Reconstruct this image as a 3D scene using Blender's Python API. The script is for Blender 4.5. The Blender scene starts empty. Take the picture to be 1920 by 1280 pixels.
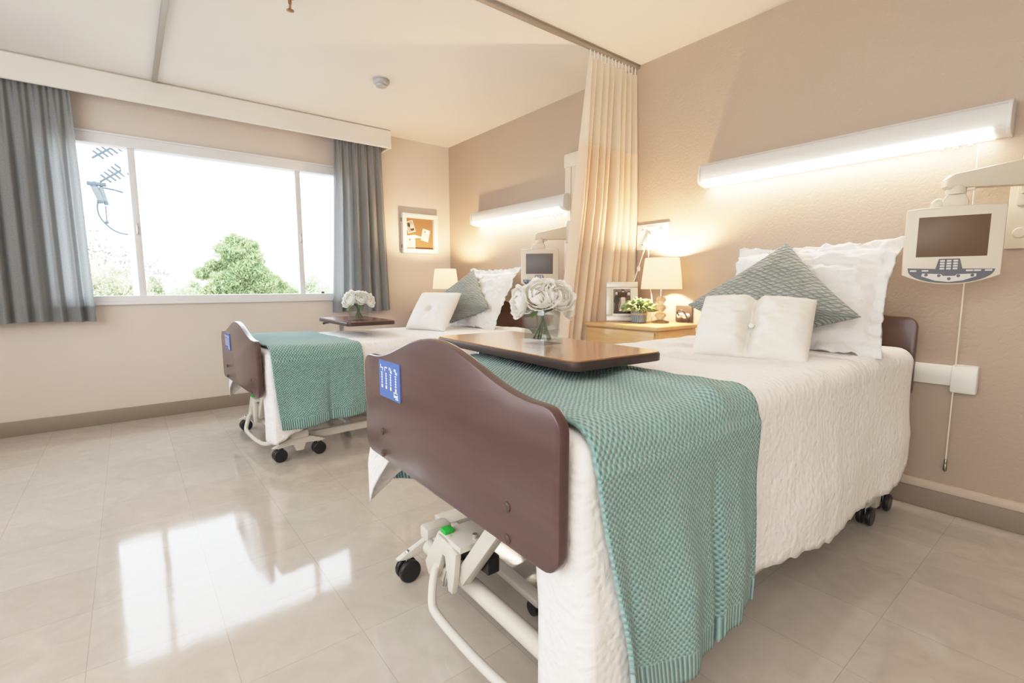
import bpy, bmesh, math, random
import numpy as np
from mathutils import Vector, Matrix, Euler, noise as mnoise
random.seed(7)
PI = math.pi
R = math.radians
scene = bpy.context.scene
COL = scene.collection
def nz(x, y, z=0.0, s=1.0): return mnoise.noise(Vector((x*s, y*s, z*s)))
# ------------------------------------------------------------------ materials
class NT:
    def __init__(s, name):
        s.mat = bpy.data.materials.new(name); s.mat.use_nodes = True
        s.t = s.mat.node_tree; s.t.nodes.clear()
        s.out = s.t.nodes.new('ShaderNodeOutputMaterial')
    def n(s, typ, **kw):
        nd = s.t.nodes.new(typ)
        for k, v in kw.items(): setattr(nd, k, v)
        return nd
    def set(s, sock, v):
        if isinstance(v, bpy.types.NodeSocket): s.t.links.new(v, sock)
        else: sock.default_value = v
    def m(s, op, a, b=None, c=None):
        nd = s.n('ShaderNodeMath', operation=op)
        for i, v in enumerate((a, b, c)):
            if v is not None: s.set(nd.inputs[i], v)
        return nd.outputs[0]
    def coord(s, kind='Object', scale=None, rot=None):
        o = s.n('ShaderNodeTexCoord').outputs[kind]
        if scale is not None or rot is not None:
            mp = s.n('ShaderNodeMapping'); s.set(mp.inputs['Vector'], o)
            if scale is not None: mp.inputs['Scale'].default_value = scale if hasattr(scale, '__len__') else (scale,)*3
            if rot is not None: mp.inputs['Rotation'].default_value = rot
            o = mp.outputs[0]
        return o
    def noise(s, vec, scale=5, detail=3, rough=.5, dist=0):
        nd = s.n('ShaderNodeTexNoise'); s.set(nd.inputs['Vector'], vec)
        nd.inputs['Scale'].default_value = scale; nd.inputs['Detail'].default_value = detail
        nd.inputs['Roughness'].default_value = rough; nd.inputs['Distortion'].default_value = dist
        return nd.outputs['Fac']
    def ramp(s, fac, stops):
        nd = s.n('ShaderNodeValToRGB'); s.set(nd.inputs[0], fac)
        e = nd.color_ramp.elements
        while len(e) < len(stops): e.new(.5)
        for el, (p, c) in zip(e, stops): el.position = p; el.color = (*c, 1)
        return nd.outputs[0]
    def mix(s, fac, a, b):
        nd = s.n('ShaderNodeMix', data_type='RGBA'); s.set(nd.inputs[0], fac)
        for i, v in ((6, a), (7, b)):
            s.set(nd.inputs[i], v if isinstance(v, bpy.types.NodeSocket) else (*v, 1))
        return nd.outputs[2]
    def bump(s, h, strength=.3, dist=.01):
        nd = s.n('ShaderNodeBump'); s.set(nd.inputs['Height'], h)
        nd.inputs['Strength'].default_value = strength; nd.inputs['Distance'].default_value = dist
        return nd.outputs[0]
    def bsdf(s, color, rough=.5, metal=0, normal=None, coat=0, coat_rough=.05, trans=0, ior=1.45, spec=.5, sheen=0, emit=None, estr=0, sss=0):
        p = s.n('ShaderNodeBsdfPrincipled')
        s.set(p.inputs['Base Color'], color if isinstance(color, bpy.types.NodeSocket) else (*color, 1))
        s.set(p.inputs['Roughness'], rough); p.inputs['Metallic'].default_value = metal
        p.inputs['Coat Weight'].default_value = coat; p.inputs['Coat Roughness'].default_value = coat_rough
        p.inputs['Transmission Weight'].default_value = trans; p.inputs['IOR'].default_value = ior
        p.inputs['Specular IOR Level'].default_value = spec; p.inputs['Sheen Weight'].default_value = sheen
        if emit: p.inputs['Emission Color'].default_value = (*emit, 1); p.inputs['Emission Strength'].default_value = estr
        if normal is not None: s.set(p.inputs['Normal'], normal)
        s.p = p
        return p.outputs[0]
    def fin(s, shader): s.t.links.new(shader, s.out.inputs[0]); return s.mat
def M(name, color, rough=.5, **kw):
    t = NT(name); return t.fin(t.bsdf(color, rough, **kw))
def paint(name, color, scale=120, strength=.15, rough=.6, dist=.004, var=.03):
    t = NT(name); c = t.coord(); h = t.noise(c, scale, 3)
    v = t.noise(c, 1.3, 2)
    col = t.ramp(v, [(.3, tuple(x*(1-var) for x in color)), (.7, tuple(min(1, x*(1+var)) for x in color))])
    return t.fin(t.bsdf(col, rough, normal=t.bump(h, strength, dist)))
def knock(name, color):      # knock-down textured wall paint
    t = NT(name); c = t.coord()
    a = t.noise(c, 55, 2, .5, .6); b = t.noise(c, 160, 2)
    h = t.m('ADD', t.m('SMOOTH_MIN', a, .55, .1), t.m('MULTIPLY', b, .25))
    v = t.noise(c, 1.1, 2)
    col = t.ramp(v, [(.3, tuple(x*.97 for x in color)), (.7, tuple(x*1.03 for x in color))])
    return t.fin(t.bsdf(col, .55, normal=t.bump(h, .35, .006)))
def fabric(name, color, transl=0., weave=900, bump=.25, var=.05, rough=.85, big=0.0):
    t = NT(name); c = t.coord('UV')
    w = t.noise(c, weave, 2)
    h = w
    if big: h = t.m('ADD', w, t.m('MULTIPLY', t.noise(c, 30, 4, .6, 1.0), big))
    v = t.noise(c, weave*.35, 2)
    col = t.ramp(v, [(.3, tuple(x*(1-var) for x in color)), (.7, tuple(min(1, x*(1+var)) for x in color))])
    sh = t.bsdf(col, rough, normal=t.bump(h, bump, .003), sheen=.15, spec=.2)
    if transl:
        tr = t.n('ShaderNodeBsdfTranslucent'); t.set(tr.inputs[0], col)
        mx = t.n('ShaderNodeMixShader'); mx.inputs[0].default_value = transl
        t.t.links.new(sh, mx.inputs[1]); t.t.links.new(tr.outputs[0], mx.inputs[2]); sh = mx.outputs[0]
    return t.fin(sh)
def wood(name, c1, c2, rough=.35, coat=.3, axis='x', scale=1.0):
    t = NT(name)
    sc = {'x': (1.2, 14, 14), 'y': (14, 1.2, 14), 'z': (14, 14, 1.2)}[axis]
    v = t.coord('Object', tuple(x*scale for x in sc))
    a = t.noise(v, 2.2, 5, .6, 1.2); b = t.noise(v, 12, 3, .6, .3)
    f = t.m('ADD', t.m('MULTIPLY', a, .75), t.m('MULTIPLY', b, .25))
    col = t.ramp(f, [(.32, c1), (.68, c2)])
    return t.fin(t.bsdf(col, rough, coat=coat, coat_rough=.12, normal=t.bump(b, .04, .002)))

MAT = {}
MAT['wall_window'] = paint('peach_paint', (.64, .565, .505), 90, .12)
MAT['wall_head'] = knock('taupe_paint', (.42, .337, .265))
MAT['wall_other'] = paint('cream_paint', (.70, .64, .56))
MAT['ceiling'] = paint('ceiling_paint', (.74, .71, .66), 70, .15)
MAT['pelmet'] = paint('pelmet_paint', (.74, .71, .65), 60, .05, .45)
MAT['vinyl_base'] = M('vinyl_base', (.26, .205, .16), .4)
MAT['base_cap'] = M('base_cap', (.50, .41, .32), .45)
def mk_floor():
    t = NT('vinyl_tile_floor'); c = t.coord('Object')
    sx = t.n('ShaderNodeSeparateXYZ'); t.set(sx.inputs[0], c)
    P = .3075
    fx = t.m('DIVIDE', t.m('SUBTRACT', sx.outputs[0], 4.19), P)
    fy = t.m('DIVIDE', t.m('ADD', sx.outputs[1], 2.295), .3128)
    def line(f):
        fr = t.m('FRACT', f); d = t.m('MINIMUM', fr, t.m('SUBTRACT', 1, fr)); return d
    d = t.m('MINIMUM', line(fx), line(fy))
    ln = t.m('LESS_THAN', d, .0028)
    cell = t.n('ShaderNodeCombineXYZ'); t.set(cell.inputs[0], t.m('FLOOR', fx)); t.set(cell.inputs[1], t.m('FLOOR', fy))
    wn = t.n('ShaderNodeTexWhiteNoise', noise_dimensions='2D'); t.set(wn.inputs['Vector'], cell.outputs[0])
    mott = t.noise(c, 7, 5, .65, 1.5)
    f = t.m('ADD', t.m('MULTIPLY', mott, .8), t.m('MULTIPLY', wn.outputs[0], .2))
    col = t.ramp(f, [(.25, (.43, .385, .335)), (.75, (.53, .485, .43))])
    col = t.mix(t.m('MULTIPLY', ln, .45), col, (.20, .165, .13))
    wv = t.noise(c, 3.0, 2); fine = t.noise(c, 45, 2)
    h = t.m('ADD', t.m('MULTIPLY', wv, .5), t.m('MULTIPLY', fine, .035))
    h = t.m('SUBTRACT', h, t.m('MULTIPLY', ln, .02))
    rg = t.m('ADD', .045, t.m('MULTIPLY', t.noise(c, 9, 4), .05))
    return t.fin(t.bsdf(col, rg, normal=t.bump(h, .10, .02), spec=.62))
MAT['floor'] = mk_floor()
MAT['alu'] = M('window_aluminium', (.72, .72, .72), .4, metal=.0, spec=.6)
def mk_pane():
    t = NT('window_glass'); tr = t.n('ShaderNodeBsdfTransparent'); tr.inputs[0].default_value = (.96, .98, .98, 1)
    gl = t.n('ShaderNodeBsdfGlossy'); gl.inputs['Roughness'].default_value = .02
    lw = t.n('ShaderNodeLayerWeight'); lw.inputs[0].default_value = .5
    mx = t.n('ShaderNodeMixShader'); t.set(mx.inputs[0], t.m('ADD', .03, t.m('MULTIPLY', t.m('POWER', lw.outputs['Facing'], 5), .9)))
    t.t.links.new(tr.outputs[0], mx.inputs[1]); t.t.links.new(gl.outputs[0], mx.inputs[2])
    return t.fin(mx.outputs[0])
MAT['pane'] = mk_pane()
MAT['footboard'] = wood('mahogany_laminate', (.062, .031, .029), (.082, .041, .038), .32, .35, 'x', .7)
MAT['headboard'] = wood('mahogany_laminate_warm', (.070, .031, .021), (.105, .048, .031), .35, .3, 'x', .7)
MAT['tabletop'] = wood('cherry_laminate', (.24, .105, .045), (.35, .165, .075), .2, .6, 'x')
MAT['tableedge'] = M('dark_brown_edge', (.042, .026, .022), .4)
MAT['tabletop_dark'] = wood('dark_cherry_laminate', (.16, .055, .035), (.24, .09, .055), .22, .3, 'x')
MAT['maple'] = wood('honey_maple', (.50, .305, .125), (.60, .385, .17), .35, .3, 'x')
MAT['steel_white'] = M('cream_powdercoat', (.64, .61, .54), .38, spec=.5)
MAT['chrome'] = M('brushed_metal', (.62, .62, .62), .25, metal=1)
MAT['rubber'] = M('black_rubber', (.012, .012, .014), .35)
MAT['bolt'] = M('dark_bolt', (.06, .035, .03), .4, spec=.6)
MAT['green'] = M('green_plastic', (.02, .45, .05), .4)
MAT['yellow'] = M('yellow_tag', (.70, .55, .08), .5)
MAT['blue_label'] = M('blue_placard', (.07, .14, .42), .45)
MAT['white_ink'] = M('white_ink', (.85, .85, .82), .6)
MAT['cream_ink'] = M('cream_ink', (.80, .78, .50), .6)
MAT['mattress'] = fabric('mattress_ticking', (.20, .22, .36), 0, 300)
def mk_coverlet():
    t = NT('white_matelasse'); c = t.coord('UV')
    a = t.noise(c, 16, 4, .6, 1.2); q = t.n('ShaderNodeTexVoronoi', feature='SMOOTH_F1')
    t.set(q.inputs['Vector'], c); q.inputs['Scale'].default_value = 60
    cr = t.noise(c, 5, 3, .55, .8)
    h = t.m('ADD', t.m('MULTIPLY', a, .6), t.m('ADD', t.m('MULTIPLY', q.outputs['Distance'], .55), t.m('MULTIPLY', cr, 1.4)))
    return t.fin(t.bsdf((.88, .85, .835), .85, normal=t.bump(h, .60, .014), sheen=.2, spec=.2))
MAT['coverlet'] = mk_coverlet()
def mk_knit(name, base, dark, light):
    t = NT(name); c = t.coord('UV')
    sx = t.n('ShaderNodeSeparateXYZ'); t.set(sx.inputs[0], c)
    u, v, p = sx.outputs[0], sx.outputs[1], .0135
    jit = t.m('MULTIPLY', t.m('SUBTRACT', t.noise(c, 40, 2), .5), .005)
    cu = t.m('SINE', t.m('MULTIPLY', t.m('ADD', u, jit), 2*PI/p)); cv = t.m('SINE', t.m('MULTIPLY', t.m('ADD', v, jit), 2*PI/(p*1.1)))
    st = t.m('ADD', t.m('MULTIPLY', t.m('MULTIPLY', cu, cv), .5), .5)          # seed stitch bobbles
    rib = t.m('ADD', t.m('MULTIPLY', t.m('SINE', t.m('MULTIPLY', v, 2*PI/.0125)), .5), .5)
    at = t.n('ShaderNodeAttribute', attribute_name='hem'); mk = at.outputs['Fac']
    h = t.m('ADD', t.m('MULTIPLY', st, t.m('SUBTRACT', 1, mk)), t.m('MULTIPLY', rib, mk))
    hc = t.m('ADD', t.m('MULTIPLY', h, .85), t.m('MULTIPLY', t.noise(c, 220, 2), .25))
    col = t.ramp(hc, [(.12, dark), (.5, base), (.95, light)])  # shade in the holes between stitches is put into the colour
    return t.fin(t.bsdf(col, .85, normal=t.bump(h, .75, .009), sheen=.35, spec=.15))
MAT['knit'] = mk_knit('teal_knit', (.205, .375, .358), (.070, .158, .150), (.33, .50, .475))
MAT['sham'] = fabric('white_cotton_sham', (.84, .825, .805), 0, 500, .7, .02, .9, 3.0)
MAT['lumbar'] = fabric('cream_cotton', (.80, .765, .70), 0, 600, .25, .02, .9, .8)
def mk_ruched():
    t = NT('sage_ruched'); c = t.coord('UV'); sx = t.n('ShaderNodeSeparateXYZ'); t.set(sx.inputs[0], c)
    jx = t.m('MULTIPLY', t.m('SUBTRACT', t.noise(c, 14, 2), .5), .030); jz = t.m('MULTIPLY', t.m('SUBTRACT', t.noise(t.coord('UV', (1, 1, 1), (0, 0, 1.3)), 16, 2), .5), .018)
    a = t.m('MULTIPLY', t.m('ADD', sx.outputs[0], jx), 1/.046); b = t.m('MULTIPLY', t.m('ADD', sx.outputs[1], jz), 1/.021)
    p = t.m('ABSOLUTE', t.m('SINE', t.m('MULTIPLY', t.m('ADD', a, b), PI))); q = t.m('ABSOLUTE', t.m('SINE', t.m('MULTIPLY', t.m('SUBTRACT', a, b), PI)))
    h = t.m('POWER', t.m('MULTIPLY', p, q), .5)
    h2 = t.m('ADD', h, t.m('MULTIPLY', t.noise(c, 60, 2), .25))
    col = t.ramp(h, [(.05, (.21, .24, .225)), (.55, (.33, .365, .34))])  # gather recesses darkened in the colour to add to their shade
    return t.fin(t.bsdf(col, .6, normal=t.bump(h2, 1.0, .012), sheen=.3, spec=.35))
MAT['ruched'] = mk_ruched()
MAT['drape'] = fabric('grey_linen_drape', (.335, .345, .345), .42, 420, .3, .13)
MAT['cubicle'] = fabric('peach_cubicle_fabric', (.80, .66, .52), .35, 600, .15, .03)
def mk_mesh():
    t = NT('cubicle_netting'); c = t.coord('UV')
    d = t.n('ShaderNodeBsdfDiffuse'); d.inputs[0].default_value = (.84, .76, .64, 1)
    tl = t.n('ShaderNodeBsdfTranslucent'); tl.inputs[0].default_value = (.84, .76, .64, 1)
    m1 = t.n('ShaderNodeMixShader'); m1.inputs[0].default_value = .4
    t.t.links.new(d.outputs[0], m1.inputs[1]); t.t.links.new(tl.outputs[0], m1.inputs[2])
    tr = t.n('ShaderNodeBsdfTransparent')
    m2 = t.n('ShaderNodeMixShader'); m2.inputs[0].default_value = .25
    t.t.links.new(m1.outputs[0], m2.inputs[1]); t.t.links.new(tr.outputs[0], m2.inputs[2])
    return t.fin(m2.outputs[0])
MAT['netting'] = mk_mesh()
MAT['fixture'] = M('fixture_enamel', (.64, .63, .60), .35)
MAT['lens'] = M('fixture_lens', (.9, .88, .82), .5, emit=(1, .87, .70), estr=19.0)
MAT['tv'] = M('tv_plastic', (.66, .59, .47), .42)
MAT['screen'] = M('tv_screen', (.12, .072, .040), .35, spec=.4)  # brown of the lit room's reflection is put into the base colour
MAT['screen_grey'] = M('tv_screen_grey', (.13, .12, .12), .35, spec=.4)
MAT['keypad'] = M('tv_keypad', (.10, .105, .125), .45)
MAT['keypad_blue'] = M('tv_keypad_blue', (.07, .11, .22), .45)
MAT['key'] = M('tv_key', (.62, .60, .56), .45)
MAT['white_plastic'] = M('white_plastic', (.80, .78, .73), .4)
MAT['cord'] = M('cream_cord', (.80, .74, .62), .6)
MAT['silver'] = M('silver_frame', (.68, .66, .60), .35, metal=.35)
MAT['mat_board'] = M('frame_mat', (.80, .77, .70), .6)
MAT['photo_grey'] = M('photo_print_grey', (.20, .16, .13), .4)
MAT['photo_dark'] = M('photo_print_dark', (.035, .028, .024), .4)
MAT['photo_light'] = M('photo_print_light', (.62, .57, .50), .4)
MAT['photo_mid'] = M('photo_print_mid', (.33, .28, .23), .4)
MAT['photo_paper'] = M('photo_paper', (.78, .72, .62), .5)
def mk_clear(name, ior, tr_share, col):
    t = NT(name); g = t.n('ShaderNodeBsdfGlass'); g.inputs['Color'].default_value = (*col, 1); g.inputs['Roughness'].default_value = 0; g.inputs['IOR'].default_value = ior
    tr = t.n('ShaderNodeBsdfTransparent'); tr.inputs[0].default_value = (*col, 1)
    mx = t.n('ShaderNodeMixShader'); mx.inputs[0].default_value = tr_share
    t.t.links.new(g.outputs[0], mx.inputs[1]); t.t.links.new(tr.outputs[0], mx.inputs[2]); return t.fin(mx.outputs[0])
def mk_thin(name, ior, col, edge):
    t = NT(name); lw = t.n('ShaderNodeLayerWeight'); lw.inputs[0].default_value = .25
    tc_ = t.mix(lw.outputs['Facing'], col, edge)
    tr = t.n('ShaderNodeBsdfTransparent'); t.set(tr.inputs[0], tc_)
    gl = t.n('ShaderNodeBsdfGlossy'); gl.inputs['Roughness'].default_value = .01
    lw2 = t.n('ShaderNodeLayerWeight'); lw2.inputs[0].default_value = .5
    mx = t.n('ShaderNodeMixShader'); t.set(mx.inputs[0], t.m('ADD', (ior-1)**2/(ior+1)**2, t.m('MULTIPLY', t.m('POWER', lw2.outputs['Facing'], 5), .9)))
    t.t.links.new(tr.outputs[0], mx.inputs[1]); t.t.links.new(gl.outputs[0], mx.inputs[2]); return t.fin(mx.outputs[0])
MAT['glass'] = mk_thin('clear_glass', 1.85, (.985, .99, .985), (.74, .80, .78))
MAT['water'] = mk_thin('vase_water', 1.6, (.95, .965, .93), (.80, .85, .77))
MAT['crystal'] = mk_clear('lamp_crystal', 1.5, .25, (1, .98, .95))
def mk_shade(name, e):
    t = NT(name)
    d = t.n('ShaderNodeBsdfDiffuse'); d.inputs[0].default_value = (.88, .82, .72, 1)
    tl = t.n('ShaderNodeBsdfTranslucent'); tl.inputs[0].default_value = (.96, .92, .84, 1)
    m1 = t.n('ShaderNodeMixShader'); m1.inputs[0].default_value = .62
    t.t.links.new(d.outputs[0], m1.inputs[1]); t.t.links.new(tl.outputs[0], m1.inputs[2])
    return t.fin(m1.outputs[0])
MAT['shade'] = mk_shade('lamp_shade_linen', 0)
MAT['bulb'] = M('bulb_glow', (1, .9, .7), .5, emit=(1, .69, .41), estr=1500)
MAT['petal'] = NT('petal')
def mk_petal():
    t = NT('white_petal')
    sh = t.bsdf((.93, .92, .88), .6, spec=.2)
    tl = t.n('ShaderNodeBsdfTranslucent'); tl.inputs[0].default_value = (.88, .87, .80, 1)
    mx = t.n('ShaderNodeMixShader'); mx.inputs[0].default_value = .45
    t.t.links.new(sh, mx.inputs[1]); t.t.links.new(tl.outputs[0], mx.inputs[2])
    return t.fin(mx.outputs[0])
MAT['petal'] = mk_petal()
MAT['stem'] = M('flower_stem', (.055, .095, .035), .5)
MAT['leaf'] = M('flower_leaf', (.06, .15, .035), .45)
MAT['succulent'] = M('succulent_green', (.20, .29, .11), .6)
MAT['succulent_pale'] = M('succulent_pale', (.38, .43, .20), .6)
def mk_pot():
    t = NT('ribbed_blue_pot'); c = t.coord('Object'); sx = t.n('ShaderNodeSeparateXYZ'); t.set(sx.inputs[0], c)
    an = t.m('ARCTAN2', sx.outputs[1], sx.outputs[0])
    s_ = t.m('SINE', t.m('MULTIPLY', an, 22))
    col = t.ramp(t.m('ADD', t.m('MULTIPLY', s_, .5), .5), [(.2, (.10, .15, .18)), (.8, (.30, .38, .42))])
    band = t.m('LESS_THAN', t.m('ABSOLUTE', t.m('SUBTRACT', sx.outputs[2], .055)), .006)
    col = t.mix(band, col, (.45, .36, .27))
    return t.fin(t.bsdf(col, .12, coat=.6, normal=t.bump(s_, .4, .002)))
MAT['pot'] = mk_pot()
MAT['cork'] = paint('cork', (.25, .14, .06), 160, .3, .8, .003, .1)
MAT['white_frame'] = M('white_painted_frame', (.82, .78, .72), .4)
MAT['dark'] = M('dark_brown', (.06, .04, .03), .5)
MAT['clockmetal'] = M('clock_metal', (.35, .30, .25), .3, metal=1)
MAT['clockface'] = M('clock_face', (.03, .03, .03), .4)
MAT['brass'] = M('sprinkler_brass', (.35, .18, .08), .4, metal=.8)
MAT['detector'] = M('detector_plastic', (.40, .40, .39), .4)
MAT['track'] = M('track_aluminium', (.36, .33, .29), .4, metal=.5)
def mk_leaf(name, c1, c2, transl=.35):
    t = NT(name); c = t.coord('Object'); f = t.noise(c, 1.2, 3)
    col = t.ramp(f, [(.3, c1), (.7, c2)])
    d = t.n('ShaderNodeBsdfDiffuse'); t.set(d.inputs[0], col)
    tl = t.n('ShaderNodeBsdfTranslucent'); t.set(tl.inputs[0], col)
    mx = t.n('ShaderNodeMixShader'); mx.inputs[0].default_value = transl
    t.t.links.new(d.outputs[0], mx.inputs[1]); t.t.links.new(tl.outputs[0], mx.inputs[2])
    return t.fin(mx.outputs[0])
MAT['pine'] = mk_leaf('pine_needles', (.20, .27, .13), (.38, .43, .23))  # these three foliage colours are paled to stand in for outdoor haze
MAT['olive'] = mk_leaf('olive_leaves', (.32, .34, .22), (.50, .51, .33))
MAT['haze_green'] = mk_leaf('pale_leaves', (.30, .37, .22), (.46, .52, .32))
MAT['bark'] = M('bark', (.22, .18, .14), .9)
MAT['pole'] = M('pale_pole', (.75, .73, .70), .8)
MAT['antenna'] = M('antenna_metal', (.05, .065, .075), .6, spec=.1)
MAT['ground'] = paint('grassy_ground', (.27, .25, .22), 3, .2, .9)

# ------------------------------------------------------------------ builders
def link(o, parent=None):
    COL.objects.link(o)
    if parent is not None: o.parent = parent
    return o
def mesh(name, verts, faces, mat, parent=None, smooth=True, uv=None, attr=None, loc=None):
    me = bpy.data.meshes.new(name); me.from_pydata([tuple(v) for v in verts], [], faces)
    mats = mat if isinstance(mat, (list, tuple)) else [mat]
    for m_ in mats: me.materials.append(m_)
    if uv is not None:
        ul = me.uv_layers.new(name='UVMap'); vi = np.empty(len(me.loops), dtype=np.int32); me.loops.foreach_get('vertex_index', vi)
        ul.data.foreach_set('uv', np.asarray(uv, dtype=np.float32)[vi].ravel())
    if attr is not None:
        a = me.attributes.new('hem', 'FLOAT', 'POINT'); a.data.foreach_set('value', np.asarray(attr, dtype=np.float32))
    if smooth: me.polygons.foreach_set('use_smooth', [True]*len(me.polygons))
    me.update()
    o = bpy.data.objects.new(name, me)
    if loc is not None: o.location = loc
    return link(o, parent)
class MB:
    def __init__(s): s.bm = bmesh.new()
    def xf(s, vs, mtx):
        if mtx is not None: bmesh.ops.transform(s.bm, matrix=mtx, verts=vs)
    def box(s, x0, x1, y0, y1, z0, z1, bev=0, mtx=None, seg=2):
        r = bmesh.ops.create_cube(s.bm, size=1); vs = r['verts']
        bmesh.ops.transform(s.bm, matrix=Matrix.Translation(((x0+x1)/2, (y0+y1)/2, (z0+z1)/2)) @ Matrix.Diagonal((x1-x0, y1-y0, z1-z0, 1)), verts=vs)
        if bev:
            es = list({e for v in vs for e in v.link_edges})
            rr = bmesh.ops.bevel(s.bm, geom=es, offset=bev, segments=seg, affect='EDGES', profile=.5)
            vs = list({v for f in rr['faces'] for v in f.verts} | {v for v in vs if v.is_valid})
        s.xf(vs, mtx); return s
    def cyl(s, p0, p1, r0, r1=None, n=20):
        p0, p1 = Vector(p0), Vector(p1); d = p1-p0; L = d.length
        q = d.to_track_quat('Z', 'Y').to_matrix().to_4x4()
        bmesh.ops.create_cone(s.bm, cap_ends=True, segments=n, radius1=r0, radius2=r0 if r1 is None else r1, depth=L,
                              matrix=Matrix.Translation((p0+p1)/2) @ q); return s
    def sph(s, c, r, sc=(1, 1, 1), n=16):
        bmesh.ops.create_uvsphere(s.bm, u_segments=n, v_segments=n//2+2, radius=r, matrix=Matrix.Translation(c) @ Matrix.Diagonal((*sc, 1))); return s
    def lathe(s, prof, n=32, c=(0, 0, 0), cap=True):
        rings = []
        for (r, z) in prof:
            rings.append([s.bm.verts.new((c[0]+r*math.cos(2*PI*k/n), c[1]+r*math.sin(2*PI*k/n), c[2]+z)) for k in range(n)])
        for a, b in zip(rings, rings[1:]):
            for k in range(n): s.bm.faces.new((a[k], a[(k+1) % n], b[(k+1) % n], b[k]))
        if cap:
            s.bm.faces.new(list(reversed(rings[0]))); s.bm.faces.new(rings[-1])
        return s
    def tube(s, pts, r, n=12, res=0):
        P = [Vector(p) for p in pts]
        if res: # round the corners by Catmull-style chaikin
            for _ in range(res):
                Q = [P[0]]
                for a, b in zip(P, P[1:]): Q += [a*.75+b*.25, a*.25+b*.75]
                Q.append(P[-1]); P = Q
        rings = []; up = None
        for i, p in enumerate(P):
            d = (P[min(i+1, len(P)-1)]-P[max(i-1, 0)]).normalized()
            if up is None: up = d.orthogonal().normalized()
            up = (up - d*up.dot(d)).normalized(); sd = d.cross(up)
            rr = r[i] if hasattr(r, '__len__') else r
            rings.append([s.bm.verts.new(p+rr*(math.cos(2*PI*k/n)*up+math.sin(2*PI*k/n)*sd)) for k in range(n)])
        for a, b in zip(rings, rings[1:]):
            for k in range(n): s.bm.faces.new((a[k], a[(k+1) % n], b[(k+1) % n], b[k]))
        s.bm.faces.new(list(reversed(rings[0]))); s.bm.faces.new(rings[-1]); return s
    def prism(s, pts, a0, a1, axis='y', bev=0, mtx=None, seg=2):
        # pts: outline in the two other axes (x,z) for y, (x,y) for z, (y,z) for x
        f = {'y': lambda p, a: (p[0], a, p[1]), 'z': lambda p, a: (p[0], p[1], a), 'x': lambda p, a: (a, p[0], p[1])}[axis]
        A = [s.bm.verts.new(f(p, a0)) for p in pts]; B = [s.bm.verts.new(f(p, a1)) for p in pts]; n = len(pts)
        fs = [s.bm.faces.new(A), s.bm.faces.new(list(reversed(B)))]
        for k in range(n): fs.append(s.bm.faces.new((A[(k+1) % n], A[k], B[k], B[(k+1) % n])))
        bmesh.ops.recalc_face_normals(s.bm, faces=fs)
        vs = A+B
        if bev:
            es = list({e for e in fs[0].edges} | {e for e in fs[1].edges})
            rr = bmesh.ops.bevel(s.bm, geom=es, offset=bev, segments=seg, affect='EDGES', profile=.5)
            vs = list({v for f_ in rr['faces'] for v in f_.verts} | {v for v in vs if v.is_valid})
        s.xf(vs, mtx); return s
    def obj(s, name, mat, parent=None, loc=None, rot=None, angle=40):
        bmesh.ops.recalc_face_normals(s.bm, faces=s.bm.faces[:])
        me = bpy.data.meshes.new(name); s.bm.to_mesh(me); s.bm.free()
        me.materials.append(mat)
        me.polygons.foreach_set('use_smooth', [True]*len(me.polygons))
        try: me.set_sharp_from_angle(angle=R(angle))
        except Exception: pass
        o = bpy.data.objects.new(name, me)
        if loc is not None: o.location = loc
        if rot is not None: o.rotation_euler = rot
        return link(o, parent)
def tag(o, label=None, cat=None, group=None, kind=None):
    if label: o['label'] = label
    if cat: o['category'] = cat
    if group: o['group'] = group
    if kind: o['kind'] = kind
    return o
def thing(name, label, cat, loc=(0, 0, 0), rz=0, group=None):
    o = bpy.data.objects.new(name, None); o.empty_display_size = .05
    o.location = loc; o.rotation_euler = (0, 0, rz); link(o)
    return tag(o, label, cat, group)
def struct(o): o['kind'] = 'structure'; return o
def rrect(x0, x1, y0, y1, r, n=6):
    pts = []
    for cx, cy, a in ((x1-r, y1-r, 0), (x0+r, y1-r, 90), (x0+r, y0+r, 180), (x1-r, y0+r, 270)):
        for k in range(n+1): t = R(a+90*k/n); pts.append((cx+r*math.cos(t), cy+r*math.sin(t)))
    return pts
def grid_faces(nu, nv):
    return [(i*nv+j, (i+1)*nv+j, (i+1)*nv+j+1, i*nv+j+1) for i in range(nu-1) for j in range(nv-1)]
def solid(o, th, off=0):
    m_ = o.modifiers.new('thickness', 'SOLIDIFY'); m_.thickness = th; m_.offset = off; return o

# ------------------------------------------------------------------ room shell
H = 2.44; XR, YF = 6.2, -4.6
struct(MB().box(-.2, XR+.2, YF-.2, .2, -.1, 0).obj('floor', MAT['floor']))
struct(MB().box(-.2, XR+.2, YF-.2, .2, H, H+.1).obj('ceiling', MAT['ceiling']))
struct(MB().box(-.2, XR+.2, 0, .2, 0, H).obj('wall_back', MAT['wall_head']))
struct(MB().box(XR, XR+.2, YF, 0, 0, H).obj('wall_right', MAT['wall_other']))
struct(MB().box(-.2, XR+.2, YF-.2, YF, 0, H).obj('wall_front', MAT['wall_other']))
WY0, WY1, WZ0, WZ1 = -3.15, -1.10, .875, 2.07      # window opening
w = MB().box(-.2, 0, YF, WY0, 0, H).box(-.2, 0, WY1, 0, 0, H).box(-.2, 0, WY0, WY1, 0, WZ0).box(-.2, 0, WY0, WY1, WZ1, H)
struct(w.obj('wall_left', MAT['wall_window']))
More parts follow.
